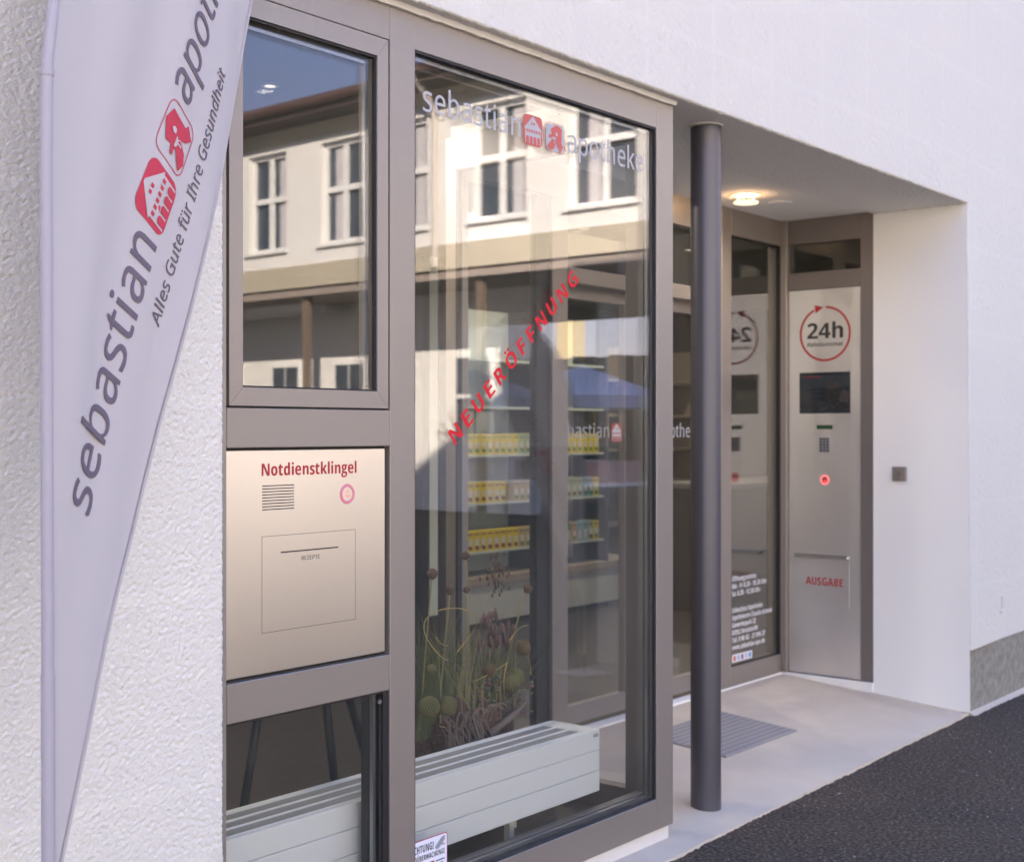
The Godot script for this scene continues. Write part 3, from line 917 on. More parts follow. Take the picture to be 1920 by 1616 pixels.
# ---------------------------------------------------------------- collection machine in the recess end
func pickup_machine() -> void:
	var m := thing("pickup_machine", Vector3.ZERO, "tall stainless steel collection machine with red ring, screen and keypad", "machine")
	var f := thing("machine_surround", Vector3.ZERO, "dark grey metal frame with a slit window round the steel machine", "frame")
	# surround, facing the doors
	put("post", G.new().cbox(V(6.671, 0.06, -0.528), V(6.74, 2.6, -0.458), 0.002), M.frame_dark, f)
	put("post", G.new().cbox(V(6.672, 0.08, -0.985), V(6.74, 2.6, -0.957), 0.002), M.frame_dark, f)
	put("head", G.new().cbox(V(6.6725, 2.463, -0.957), V(6.74, 2.6, -0.5285), 0.002), M.frame_dark, f)
	put("transom", G.new().cbox(V(6.6725, 2.208, -0.957), V(6.74, 2.304, -0.5285), 0.002), M.frame_dark, f)
	put("kick_rail", G.new().cbox(V(6.668, 0.06, -0.957), V(6.74, 0.094, -0.5285), 0.002), M.frame_dark, f)
	put("pane", G.new().box(V(6.7, 2.3, -0.96), V(6.706, 2.468, -0.525)), M.glass, f)
	put("cabinet", G.new().box(V(6.71, 0.085, -0.955), V(7.3, 2.21, -0.53)), M.black, m)
	var X := 6.676
	put("front_plate", G.new().cbox(V(X, 0.0955, -0.9555), V(6.71, 2.2065, -0.53), 0.0015), M.steel_tall, m)
	var t := on(V(X, 0, 0), V(0, 0, 1))
	# ring with arrow head
	var c := Vector2(-0.737, 1.961)
	var g := G.new().arc(c, 0.139, 0.151, deg_to_rad(-244), deg_to_rad(88), 0.0005, 64)
	g.poly(P2([c.x - 0.062, c.y + 0.158, c.x - 0.008, c.y + 0.146, c.x - 0.056, c.y + 0.113]), 0.0005)
	put("red_ring", g.moved(t), M.red_print, m)
	put("lettering", letters("24h", 0.117, true, 0.0005, 1.0, 0.212).moved(on(V(X, 1.936, -0.843), V(0, 0, 1))), M.ink, m)
	put("lettering", letters("Abholautomat", 0.03, true, 0.0004, 1.0, 0.212).moved(on(V(X, 1.893, -0.844), V(0, 0, 1))), M.ink, m)
	put("nameplate", G.new().poly(P2([-0.612, 1.757, -0.589, 1.757, -0.589, 1.761, -0.612, 1.761]), 0.0004).moved(t), M.radiator_grey, m)
	# screen with a dim picture
	var s := put("screen", G.new().slab(round_rect(0.3, 0.225, 0.002, -0.889, 1.526), -0.001, 0.0012).moved(t), mat(0.02, 0.025, 0.032, 0.12), m)
	var pg := G.new()
	pg.poly(P2([-0.885, 1.66, -0.593, 1.67, -0.593, 1.735, -0.885, 1.735]), 0.0016)
	put("screen_picture", pg.moved(t), glow(0.018, 0.024, 0.03, 0.08), s)
	pg = G.new()
	pg.poly(P2([-0.66, 1.59, -0.6, 1.58, -0.593, 1.63, -0.62, 1.66, -0.65, 1.64]), 0.0018)
	pg.poly(P2([-0.73, 1.66, -0.69, 1.7, -0.66, 1.69, -0.65, 1.665, -0.7, 1.655]), 0.002)
	put("screen_picture", pg.moved(t), glow(0.045, 0.036, 0.036, 0.05), s)
	pg = G.new()
	for i in 60:
		var a := Vector2(rng.randf_range(-0.88, -0.63), rng.randf_range(1.535, 1.655))
		if rng.randf() < 0.5: a = Vector2(rng.randfn(-0.75, 0.03), rng.randfn(1.57, 0.02))
		a = a.clamp(Vector2(-0.88, 1.53), Vector2(-0.62, 1.66))
		pg.line(a, a + Vector2(rng.randf_range(0.006, 0.03), rng.randf_range(-0.004, 0.004)), 0.0016, 0.0017)
	put("screen_picture", pg.moved(t), glow(0.07, 0.08, 0.09, 0.05), s, "stuff")
	pg = G.new()
	pg.poly(P2([-0.7, 1.57, -0.66, 1.56, -0.645, 1.62, -0.68, 1.66, -0.73, 1.66, -0.735, 1.63]), 0.0019)
	pg.poly(P2([-0.66, 1.545, -0.593, 1.545, -0.593, 1.575, -0.65, 1.57]), 0.0019)
	put("screen_picture", pg.moved(t), M.black, s)
	put("screen_picture", letters("Sebastian Apo", 0.013, false, 0.0002, 1.0, 0.11).moved(on(V(X - 0.002, 1.722, -0.87), V(0, 0, 1))), M.red_print, s)
	put("status_display", G.new().slab(round_rect(0.094, 0.022, 0.001, -0.786, 1.44), 0.0, 0.001).moved(t), mat(0.01, 0.06, 0.025, 0.3), m)
	var k := put("keypad", G.new().slab(round_rect(0.062, 0.083, 0.002, -0.771, 1.313), 0.0, 0.0015).moved(t), M.radiator_grey, m)
	for i in 3:
		for j in 5:
			put("key", G.new().cbox(V(-0.767 + i * 0.0195, 1.317 + j * 0.0155, 0.0015), V(-0.752 + i * 0.0195, 1.329 + j * 0.0155, 0.004), 0.001).moved(t), M.column, k)
	put("reader_ring", G.new().arc(Vector2(-0.737, 1.24), 0.0215, 0.0235, 0, TAU, 0.0005, 32).moved(t), M.steel_plain, m)
	var ring := G.new().lathe([Vector2(0.0165, 0.0), Vector2(0.0165, 0.002), Vector2(0.0175, 0.003), Vector2(0.026, 0.003), Vector2(0.028, 0.0)], Vector3.ZERO, 32)
	ring.moved(Transform3D(Basis(V(0, 0, 1), V(-1, 0, 0), V(0, -1, 0)), V(X, 1.163, -0.738)))
	var btn := put("button_light", ring, glow(0.85, 0.16, 0.16, 0.26), m)
	put("button_face", G.new().arc(Vector2(-0.738, 1.163), 0.0, 0.0162, 0, TAU, 0.001, 24).moved(t), M.column, btn)
	put("button_symbol_light", G.new().arc(Vector2(-0.738, 1.162), 0.007, 0.0095, -2.7, 0.4, 0.0016, 14).poly(P2([-0.744, 1.163, -0.732, 1.163, -0.738, 1.156]), 0.0016).moved(t), glow(0.95, 0.06, 0.05, 0.4), btn)
	# output flap and its grip
	put("flap", G.new().cbox(V(X - 0.0022, 0.474, -0.895), V(X + 0.001, 0.728, -0.594), 0.0004), M.steel_tall, m)
	put("grip", G.new().cbox(V(X - 0.024, 0.736, -0.912), V(X + 0.001, 0.756, -0.594), 0.004), M.steel_plain, m)
	put("lettering", letters("AUSGABE", 0.058, true, 0.0005, 1.0, 0.22).moved(on(V(X - 0.0024, 0.587, -0.85), V(0, 0, 1))), M.red_print, m)

# ---------------------------------------------------------------- column, mat, lamp, key switch, stickers
func small_fixtures() -> void:
	var c := thing("column", V(4.347, 0.0, -0.096), "round dark grey metal column standing at the recess edge", "column")
	put("shaft", G.new().lathe([Vector2(0.0, 0.0), Vector2(0.0576, 0.0), Vector2(0.0576, 2.578), Vector2(0.0, 2.578)], Vector3.ZERO, 64), M.column, c)
	put("head_joint", G.new().lathe([Vector2(0.062, 2.58), Vector2(0.066, 2.588)], Vector3.ZERO, 40), M.seal, c)
	# ribbed mat let into the forecourt
	var m := thing("doormat", V(5.29, 0.05, -0.57), "grey ribbed entrance mat set into the concrete by the doors", "doormat")
	m.rotation.x = atan(0.082)
	var tr := 0.004
	put("mat_bed", G.new().box(V(-0.325, -0.012, -0.205), V(0.325, tr - 0.001, 0.205)), M.mat_grey, m)
	var alum := mat(0.32, 0.3, 0.3, 0.6, 0.2)
	for i in 24:
		var z := -0.198 + i * 0.0172
		put("rib", G.new().cbox(V(-0.322, tr - 0.002, z - 0.0062), V(0.322, tr + 0.002, z + 0.0062), 0.0015), alum if i % 2 else M.mat_grey, m)
	# recessed lamp with a dropped glass ring
	var l := thing("ceiling_lamp", V(5.80, 2.597, -0.735), "lit round ceiling lamp with a dropped glass disc under the porch ceiling", "lamp")
	put("trim_ring", G.new().lathe([Vector2(0.05, -0.001), Vector2(0.05, -0.004), Vector2(0.078, -0.003), Vector2(0.08, 0.0)], Vector3.ZERO, 36), M.white, l)
	put("lamp_glow", G.new().lathe([Vector2(0.0, -0.003), Vector2(0.049, -0.003)], Vector3.ZERO, 30), glow(1.0, 0.72, 0.42, 0.6), l)
	for k in 3:
		var a := TAU * k / 3 + 0.5
		put("spacer_pin", G.new().tube([V(cos(a) * 0.045, -0.003, sin(a) * 0.045), V(cos(a) * 0.045, -0.034, sin(a) * 0.045)], [0.004], 8), M.steel_plain, l)
	put("light_disc", G.new().lathe([Vector2(0.0, -0.034), Vector2(0.06, -0.034), Vector2(0.062, -0.038), Vector2(0.06, -0.042), Vector2(0.0, -0.042)], Vector3.ZERO, 36), glow(1.0, 0.78, 0.5, 0.32), l)
	var om := OmniLight3D.new()
	om.name = "lamp_light"
	om.light_color = Color(1.0, 0.84, 0.64)
	om.light_energy = 0.006
	om.light_size = 0.012
	om.omni_range = 20.0
	om.omni_attenuation = 2.0
	om.shadow_enabled = true
	l.add_child(om)
	om.position = V(0, -0.018, 0)
	var sp := SpotLight3D.new()
	sp.name = "lamp_spot"
	sp.light_color = Color(1.0, 0.92, 0.84)
	sp.light_energy = 0.17
	sp.light_size = 0.05
	sp.spot_range = 20.0
	sp.spot_attenuation = 2.0
	sp.spot_angle = 84.0
	sp.shadow_enabled = true
	l.add_child(sp)
	sp.position = V(0, -0.05, 0)
	sp.rotation.x = -PI / 2
	# blind cover beside it
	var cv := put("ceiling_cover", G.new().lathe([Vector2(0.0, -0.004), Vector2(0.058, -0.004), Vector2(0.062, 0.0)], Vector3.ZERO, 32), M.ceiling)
	cv.position = V(6.11, 2.597, -0.71)
	tag(cv, "flat round blank cover beside the lit ceiling lamp", "cover")
	# key switch on the reveal
	var k := thing("key_switch", V(6.67, 1.205, -0.308), "small square grey key switch on the white reveal", "switch")
	put("plate", G.new().cbox(V(-0.014, -0.038, -0.038), V(0.002, 0.038, 0.038), 0.003), M.frame, k)
	put("lock_cylinder", G.new().slab(round_rect(0.014, 0.033, 0.007, -0.007, -0.02), 0.0, 0.003).moved(on(V(-0.0145, 0, 0), V(0, 0, 1))), M.steel_plain, k)
	put("keyhole", G.new().poly(round_rect(0.003, 0.011, 0.0014, -0.0015, -0.005)).moved(on(V(-0.018, 0, 0), V(0, 0, 1))), M.black, k)
	# video notice on the tall pane
	var s := thing("warning_sticker", Vector3.ZERO, "white warning sticker with red edge and camera picture at the pane's foot", "sticker")
	var z := -0.0155
	put("border", G.new().slab(round_rect(0.178, 0.125, 0.008, 2.616, 0.169), z, z + 0.0004), M.red_print, s)
	put("paper", G.new().slab(round_rect(0.173, 0.12, 0.007, 2.6185, 0.1715), z, z + 0.0007), mat(0.72, 0.74, 0.85, 0.5), s)
	put("lettering", letters("ACHTUNG!", 0.029, true, 0.0003, 1.0, 0.094).moved(on(V(2.642, 0.2585, z + 0.0008))), M.ink, s)
	put("lettering", letters("VIDEOÜBERWACHUNG!", 0.0205, true, 0.0003, 1.0, 0.158).moved(on(V(2.6235, 0.236, z + 0.0008))), M.ink, s)
	var cam := G.new()
	cam.poly(P2([2.741, 0.2625, 2.7465, 0.2535, 2.758, 0.255, 2.783, 0.2755, 2.7835, 0.286, 2.776, 0.2865, 2.768, 0.284]), z + 0.001)
	cam.poly(P2([2.768, 0.263, 2.776, 0.26, 2.783, 0.261, 2.784, 0.266, 2.778, 0.2645, 2.774, 0.269]), z + 0.001)
	put("camera_picture", cam, M.radiator_grey, s)
	put("text_lines", G.new().line(Vector2(2.745, 0.222), Vector2(2.782, 0.222), 0.0035, z + 0.001).line(Vector2(2.745, 0.213), Vector2(2.775, 0.213), 0.003, z + 0.001), M.ink, s)
	put("red_mark", G.new().poly(round_rect(0.016, 0.02, 0.001, 2.722, 0.206), z + 0.001), M.red_print, s)

# ---------------------------------------------------------------- feather flags
func flag_wave(u: float, y: float) -> float:
	var a := sin((u * 16.0 - y * 3.4)) * 0.004 + sin(u * 31.0 - y * 9.0 + 1.0) * 0.003 + sin(u * 7.0 + y * 2.0) * 0.006
	return a * clampf(u * 6.0 + 0.1, 0.0, 1.0)

func table(xs: Array, ys: Array, x: float) -> float:
	for i in xs.size() - 1:
		if x <= xs[i + 1]: return lerpf(ys[i], ys[i + 1], clampf((x - xs[i]) / (xs[i + 1] - xs[i]), 0, 1))
	return ys[-1]

func flag_map(origin: Vector2, ang: float) -> Callable:
	var d := Vector2(cos(ang), sin(ang))
	var e := Vector2(-d.y, d.x)
	return func(p: Vector3) -> Vector3:
		var q := origin + d * p.x + e * p.y
		return V(q.x, q.y, flag_wave(q.x, q.y) + 0.0016 + p.z)

func flags() -> void:
	var f := thing("feather_flag", V(1.24, 0, 0.487), "white feather flag on a sleeved pole close before the roughcast wall", "flag", "white feather flags of the pharmacy", deg_to_rad(26.1))
	var ly := [0.55, 1.9, 2.043, 2.097, 2.164, 2.45, 2.7, 2.95, 3.1, 3.2]
	var lu := [0.004, -0.004, -0.001, 0.009, 0.02, 0.085, 0.165, 0.3, 0.44, 0.64]
	var ry := [0.6, 0.694, 0.873, 1.049, 1.236, 1.438, 1.72, 2.018, 2.236, 2.423, 2.65, 2.9, 3.06, 3.16, 3.2]
	var ru := [0.006, 0.028, 0.104, 0.185, 0.284, 0.375, 0.511, 0.657, 0.758, 0.836, 0.9, 0.92, 0.9, 0.82, 0.66]
	var g := G.new()
	var hem := G.new()
	var ys := spread(0.62, 3.195, 0.02)
	var nu := 26
	var pt := func(i: int, k: int) -> Vector3:
		var y := ys[i]
		var u := lerpf(table(ly, lu, y), table(ry, ru, y), float(k) / nu)
		return V(u, y, flag_wave(u, y))
	var nn := func(i: int, k: int) -> Vector3:
		var p: Vector3 = pt.call(i, k)
		var e := 0.004
		return V(-(flag_wave(p.x + e, p.y) - flag_wave(p.x - e, p.y)) / (2 * e), -(flag_wave(p.x, p.y + e) - flag_wave(p.x, p.y - e)) / (2 * e), 1).normalized()
	for i in ys.size() - 1:
		for k in nu:
			g.trin(pt.call(i, k), pt.call(i, k + 1), pt.call(i + 1, k + 1), nn.call(i, k), nn.call(i, k + 1), nn.call(i + 1, k + 1))
			g.trin(pt.call(i, k), pt.call(i + 1, k + 1), pt.call(i + 1, k), nn.call(i, k), nn.call(i + 1, k + 1), nn.call(i + 1, k))
		# folded hem on the slanted edge
		var a: Vector3 = pt.call(i, nu); var b: Vector3 = pt.call(i + 1, nu)
		var inx := V(-0.011, 0.002, 0.0022)
		hem.quad(a + inx, a + V(0.0015, 0, 0.001), b + V(0.0015, 0, 0.001), b + inx)
		hem.quad(a + V(0.0015, 0, 0.001), a + V(0, 0, -0.0022), b + V(0, 0, -0.0022), b + V(0.0015, 0, 0.001))
	put("cloth", g, M.cloth, f)
	put("hem", hem, M.cloth, f)
	# sleeve over the pole, drawn in where the pole sections join
	var pts := []; var rad := []
	var kinks := [0.9, 2.0, 1.02]
	for y in spread(0.62, 3.17, 0.035):
		pts.append(V(table(ly, lu, y) - 0.0135, y, -0.001))
		rad.append(0.0105 + (0.001 if y < 1.02 else 0.0) - (0.0008 if y > 2.03 else 0.0))
	put("sleeve", G.new().tube(pts, rad, 16), M.sleeve, f)
	for y in [1.015, 2.03]:
		put("pole_joint", G.new().tube([V(table(ly, lu, y) - 0.0135, y - 0.004, -0.001), V(table(ly, lu, y + 0.008) - 0.0135, y + 0.004, -0.001)], [0.0119], 16), M.sleeve, f)
	put("pole", G.new().tube([V(-0.011, 0.03, -0.001), V(-0.012, 0.64, -0.001)], [0.0125], 14), M.steel_plain, f)
	put("foot_plate", G.new().cbox(V(-0.19, -0.024, -0.18), V(0.17, -0.008, 0.18), 0.003).tube([V(-0.011, -0.01, -0.001), V(-0.011, 0.16, -0.001)], [0.019], 14), M.column, f)
	# lettering
	var a60 := deg_to_rad(59.5)
	put("lettering", letters("sebastian", 0.131, false, 0.0006, 1.0, 0.566, 0.8).map(flag_map(Vector2(0.119, 1.277), deg_to_rad(64.9))), M.flag_ink, f)
	put("lettering", letters("apotheke", 0.131, false, 0.0006, 1.0, 0.56, 0.8).map(flag_map(Vector2(0.479, 2.088), deg_to_rad(61.0))), M.flag_ink, f)
	put("lettering", letters("Alles Gute für Ihre Gesundheit", 0.046, false, 0.0006, 1.0, 0.632, 0.8).map(flag_map(Vector2(0.372, 1.633), deg_to_rad(63.9))), M.flag_ink, f)
	for e in [[house_emblem(), Vector2(0.374, 1.806), "house_emblem", [M.flag_red, M.cloth, M.flag_red]], [letter_emblem(), Vector2(0.443, 1.935), "letter_emblem", [M.flag_red, M.flag_red, M.cloth]]]:
		var mp := flag_map(e[1], a60)
		for k in 3:
			var gg: G = e[0][k]
			for i in gg.v.size(): gg.v[i] = mp.call(V(gg.v[i].x * 0.128, gg.v[i].y * 0.108, 0.0006 * k))
			put(e[2], gg, e[3][k], f)
	var f2: Node3D = f.duplicate()
	f2.name = numbered("feather_flag")
	add_child(f2)
	f2.position = V(6.36, 0, 2.1)
	f2.rotation.y = deg_to_rad(197.5)
	f2.scale = Vector3.ONE * 0.64
	tag(f2, "white feather flag mirrored faintly in the tall shop pane", "flag", "white feather flags of the pharmacy")

# ---------------------------------------------------------------- radiator
func radiator() -> void:
	var r := thing("radiator", V(2.7, 0.078, -0.2), "low white convector radiator behind the shop window", "radiator")
	r.position = Vector3.ZERO
	var x0 := 1.72; var x1 := 3.66
	for i in 3:
		var y0 := 0.2125 + i * 0.0702
		put("front_panel", G.new().cbox(V(x0, y0, -0.115), V(x1, y0 + 0.0685, -0.1), 0.0025), M.radiator, r)
	put("end_plate", G.new().cbox(V(x1 - 0.012, 0.2125, -0.307), V(x1, 0.4225, -0.1155), 0.002), M.radiator, r)
	put("end_plate", G.new().cbox(V(x0, 0.2125, -0.307), V(x0 + 0.012, 0.4225, -0.1155), 0.002), M.radiator, r)
	put("back_panel", G.new().cbox(V(x0 + 0.012, 0.2125, -0.307), V(x1 - 0.012, 0.4225, -0.296), 0.002), M.radiator, r)
	put("inner_body", G.new().box(V(x0 + 0.012, 0.23, -0.295), V(x1 - 0.012, 0.385, -0.1155)), M.radiator_grey, r)
	for i in 4:
		var z := -0.1225 - i * 0.0545
		put("top_bar", G.new().cbox(V(x0 + 0.012, 0.39, z - 0.0085), V(x1 - 0.075 + 0.01 * i, 0.4215, z), 0.003), M.radiator, r)
	put("top_plate", G.new().cbox(V(x1 - 0.075, 0.405, -0.2955), V(x1 - 0.0125, 0.4205, -0.1155), 0.002), M.radiator, r)
	var g := G.new()
	for i in 3:
		var z := -0.131 - i * 0.0545
		var x := x0 + 0.016
		while x < x1 - 0.085:
			g.quad(V(x, 0.388, z), V(x + 0.011, 0.4195, z), V(x + 0.017, 0.4195, z - 0.045), V(x + 0.006, 0.388, z - 0.045))
			x += 0.009
	put("convector_fins", g, mat(0.5, 0.52, 0.54, 0.4), r, "stuff")
	put("maker_plate", G.new().cbox(V(3.622, 0.398, -0.1), V(3.65, 0.41, -0.0985), 0.0005), M.radiator_grey, r)
	for x in [2.0, 3.3]:
		put("foot", G.new().cbox(V(x - 0.012, 0.078, -0.215), V(x + 0.012, 0.215, -0.19), 0.002).cbox(V(x - 0.03, 0.078, -0.24), V(x + 0.03, 0.084, -0.165), 0.002), M.radiator, r)
		put("foot_clamp", G.new().cbox(V(x + 0.012, 0.15, -0.21), V(x + 0.02, 0.175, -0.186), 0.002), M.radiator, r)

func easel() -> void:
	var e := thing("easel_stand", V(2.86, 0.078, -0.8), "black easel with splayed legs behind the low radiator", "easel")
	e.position = Vector3.ZERO
	var legs := [[V(2.85, 1.28, -0.72), V(2.615, 0.078, -0.74)], [V(2.88, 1.28, -0.72), V(3.08, 0.078, -0.76)], [V(2.87, 1.25, -0.76), V(3.6, 0.078, -1.13)]]
	for l in legs: put("leg", G.new().tube(l, [0.017], 4), M.black, e)
	put("head_block", G.new().cbox(V(2.82, 1.23, -0.78), V(2.91, 1.31, -0.7), 0.004), M.black, e)
	put("cross_bar", G.new().cbox(V(2.75, 0.9, -0.725), V(2.98, 0.93, -0.7), 0.003), M.black, e)

# ---------------------------------------------------------------- dried arrangement
func blade(g: G, pts: Array, w: float) -> void:
	for i in pts.size() - 1:
		var a: Vector3 = pts[i]; var b: Vector3 = pts[i + 1]
		var wa := w * (1.0 - float(i) / (pts.size() - 1)); var wb := w * (1.0 - float(i + 1) / (pts.size() - 1))
		var s := V(0.8, 0, 0.6)
		g.quad(a - s * wa, a + s * wa, b + s * wb, b - s * wb)
		var s2 := V(-0.5, 0, 0.7)
		g.quad(a - s2 * wa * 0.6, a + s2 * wa * 0.6, b + s2 * wb * 0.6, b - s2 * wb * 0.6)

func bend(a: Vector3, b: Vector3, c: Vector3, k := 8) -> Array:
	var r := []
	for i in k + 1:
		var t := float(i) / k
		r.append(a.lerp(b, t).lerp(b.lerp(c, t), t))
	return r

func plant() -> void:
	var p := thing("dried_arrangement", V(3.4, 0.078, -0.52), "dried grasses, green pods and bark in an arrangement behind the radiator", "plant")
	p.position = Vector3.ZERO
	var nz := FastNoiseLite.new()
	nz.frequency = 0.09
	nz.seed = 5
	var bark := mat(1, 1, 1, 0.95)
	bark.albedo_texture = noise_tex(0.05, 4, 41, [0.0, lin(0.05, 0.028, 0.02), 1.0, lin(0.24, 0.14, 0.1)], 256)
	bump(tri(bark, Vector3.ONE * 6.0), noise_tex(0.08, 3, 42, [], 256), 1.2)
	var root_m := mat(0.2, 0.155, 0.12, 0.9)
	var grass := mat(0.12, 0.145, 0.05, 0.7)
	var straw := mat(0.3, 0.27, 0.12, 0.7)
	var pod := mat(0.15, 0.145, 0.045, 0.7)
	var pod_dry := mat(0.14, 0.1, 0.035, 0.7)
	var head := mat(0.12, 0.075, 0.045, 0.9)
	var gold := mat(0.6, 0.45, 0.17, 0.35, 1.0)
	var pink := mat(0.17, 0.1, 0.085, 0.8)
	var leaf := mat(0.12, 0.15, 0.075, 0.6)
	var mauve := mat(0.2, 0.1, 0.12, 0.8)
	var Z := -0.45
	put("pot", G.new().lathe([Vector2(0.0, 0.0), Vector2(0.15, 0.0), Vector2(0.185, 0.3), Vector2(0.17, 0.305), Vector2(0.0, 0.29)], V(3.4, 0.078, -0.53), 28), M.brown, p)
	# bark pieces
	for b in [[V(3.31, 0.43, -0.47), V(0.1, 0.11, 0.07)], [V(3.47, 0.42, -0.45), V(0.075, 0.075, 0.05)], [V(3.56, 0.39, -0.47), V(0.07, 0.07, 0.05)], [V(3.37, 0.5, -0.54), V(0.09, 0.09, 0.05)], [V(3.22, 0.4, -0.53), V(0.09, 0.09, 0.06)]]:
		put("bark_piece", G.new().ball(b[0], b[1], 12, 18, nz, 0.28), bark, p)
	put("twig", G.new().tube(bend(V(3.43, 0.4, -0.4), V(3.52, 0.43, -0.39), V(3.63, 0.475, -0.4)), [0.014, 0.016, 0.014, 0.013, 0.013, 0.012, 0.011, 0.01, 0.009], 8), root_m, p)
	var g := G.new()
	for i in 46:
		var x := rng.randf_range(3.2, 3.4)
		var a := V(x, rng.randf_range(0.43, 0.5), -0.4 + rng.randf_range(-0.03, 0.01))
		var c := V(x + rng.randf_range(-0.07, 0.09), rng.randf_range(0.3, 0.36), -0.37 + rng.randf_range(-0.03, 0.02))
		var b := (a + c) * 0.5 + V(rng.randf_range(-0.05, 0.05), 0.02, 0.03)
		g.tube(bend(a, b, c, 6), [rng.randf_range(0.0012, 0.0032)], 5, false)
	for i in 9:
		var a := V(3.25 + i * 0.022, 0.45, -0.39)
		g.tube(bend(a, a + V(rng.randf_range(-0.04, 0.04), 0.09, 0.02), a + V(rng.randf_range(0.0, 0.09), 0.03, 0.01), 7), [0.0035], 6, false)
	put("roots", g, root_m, p, "stuff")
	# grasses
	g = G.new()
	for i in 950:
		var bx := rng.randfn(3.27, 0.07) if i % 3 else rng.randfn(3.56, 0.05)
		bx = clampf(bx, 3.1, 3.68)
		var a := V(bx, 0.42, Z - 0.05 + rng.randf_range(-0.07, 0.05))
		var h := rng.randf_range(0.16, 0.36) if i % 5 else rng.randf_range(0.3, 0.46)
		if bx > 3.45: h *= 0.8
		var lean := rng.randfn(-0.02 if bx < 3.4 else 0.03, 0.05)
		var c := a + V(lean * 2.2, h, rng.randf_range(-0.05, 0.05))
		var b := a + V(lean * 0.4, h * 0.6, 0)
		blade(g, bend(a, b, c, 6), rng.randf_range(0.0012, 0.0023))
	put("grass_blades", g, grass, p, "stuff")
	g = G.new()
	for i in 44:
		var a := V(rng.randf_range(3.2, 3.6), 0.45, Z + rng.randf_range(-0.06, 0.04))
		var c := a + V(rng.randfn(0, 0.13), rng.randf_range(0.2, 0.45), rng.randf_range(-0.05, 0.05))
		blade(g, bend(a, a + V(0, 0.22, 0), c, 7), 0.0018)
	for l in [[V(3.42, 0.44, -0.43), V(3.2, 0.66, -0.42), V(3.1, 0.9, -0.44)], [V(3.5, 0.42, -0.42), V(3.34, 0.68, -0.41), V(3.1, 0.74, -0.43)], [V(3.38, 0.46, -0.46), V(3.42, 0.74, -0.45), V(3.53, 0.93, -0.46)], [V(3.42, 0.45, -0.44), V(3.46, 0.63, -0.44), V(3.62, 0.85, -0.46)]]:
		blade(g, bend(l[0], l[1], l[2], 10), 0.0028)
	put("straw_blades", g, straw, p, "stuff")
	# stems with seed heads
	for s in [[3.202, 0.96, 3.16], [3.367, 1.008, 3.41], [3.375, 0.893, 3.39], [3.291, 0.901, 3.25], [3.706, 0.865, 3.57]]:
		var top := V(s[0], s[1], Z)
		var st := put("flower_stem", G.new().tube(bend(V(s[2], 0.45, Z - 0.02), V(lerpf(s[2], s[0], 0.25), 0.7, Z), top), [0.0026], 6, false), straw, p)
		put("seed_head", G.new().ball(top, Vector3.ONE * 0.0135, 10, 14, nz, 0.9), head, st)
	# pods
	for s in [[3.244, 0.523, 0.034, 0], [3.155, 0.535, 0.036, 0], [3.166, 0.655, 0.017, 0], [3.459, 0.611, 0.024, 1], [3.565, 0.552, 0.04, 0], [3.6, 0.565, 0.035, 0], [3.64, 0.665, 0.03, 1]]:
		var at := V(s[0], s[1], Z + 0.03)
		var o := G.new()
		var nr := 24
		for k in nr:   # ribs run from pole to pole
			var a := TAU * k / nr
			var ax := V(cos(a), 0, sin(a))
			var line := []; var rad := []
			for i in 8:
				var t := PI * (i + 0.3) / 7.6
				line.append(at + (ax * sin(t) * 0.9 + V(0, cos(t) * 0.92, 0)).rotated(V(0.5, 0.2, 0.84).normalized(), s[0] * 9.0) * s[2])
				rad.append(s[2] * 0.115 * (0.3 + 0.7 * sin(t)))
			o.tube(line, rad, 6, false)
		o.ball(at, Vector3.ONE * s[2] * 0.86, 8, 12)
		put("seed_pod", o, pod_dry if s[3] else pod, p)
	# gold wire loops
	var loop := []
	for i in 34:
		var t := lerpf(-1.0, TAU - 1.9, i / 33.0)
		loop.append(V(3.272 + cos(t) * 0.117, 0.757 + sin(t) * 0.085, Z + 0.02 + 0.03 * sin(t * 2.0)))
	put("gold_loop", G.new().tube(loop, [0.0017], 6), gold, p)
	for l in [[V(3.38, 0.585, Z + 0.03), V(3.46, 0.6, Z + 0.04), V(3.53, 0.63, Z + 0.05)], [V(3.53, 0.63, Z + 0.05), V(3.5, 0.58, Z + 0.05), V(3.52, 0.5, Z + 0.05)], [V(3.57, 0.7, Z + 0.03), V(3.62, 0.75, Z + 0.03), V(3.67, 0.74, Z + 0.03)], [V(3.68, 0.63, Z + 0.02), V(3.7, 0.6, Z + 0.02), V(3.7, 0.56, Z + 0.02)], [V(3.2, 0.755, Z + 0.02), V(3.225, 0.72, Z + 0.02), V(3.26, 0.72, Z + 0.02)], [V(3.17, 0.475, Z + 0.06), V(3.185, 0.468, Z + 0.06), V(3.2, 0.466, Z + 0.06)]]:
		put("gold_wire", G.new().tube(bend(l[0], l[1], l[2]), [0.0016], 6), gold, p)
	# hanging reddish seed tassels
	g = G.new()
	for i in 60:
		var at := V(3.53 + rng.randfn(0, 0.022), 0.945 + rng.randf_range(-0.06, 0.06), Z + rng.randfn(0, 0.02))
		if i < 8: at = V(3.51 + i * 0.01, 0.86 + 0.012 * (i % 4), Z)
		g.ball(at, V(0.0036, 0.009, 0.0036), 4, 5)
	put("seed_tassel", g, head, p, "stuff")
	g = G.new()
	for i in 40:
		var at := V(3.535 + rng.randfn(0, 0.03), 0.72 + rng.randfn(0, 0.032), Z + rng.randfn(0, 0.02))
		g.ball(at, V(0.0062, 0.02, 0.0062), 5, 6)
	for i in 6: g.ball(V(3.45 + i * 0.009, 0.775 + 0.008 * (i % 3), Z), V(0.005, 0.017, 0.005), 5, 6)
	put("dried_spikes", g, pink, p, "stuff")
	# stonecrop
	g = G.new()
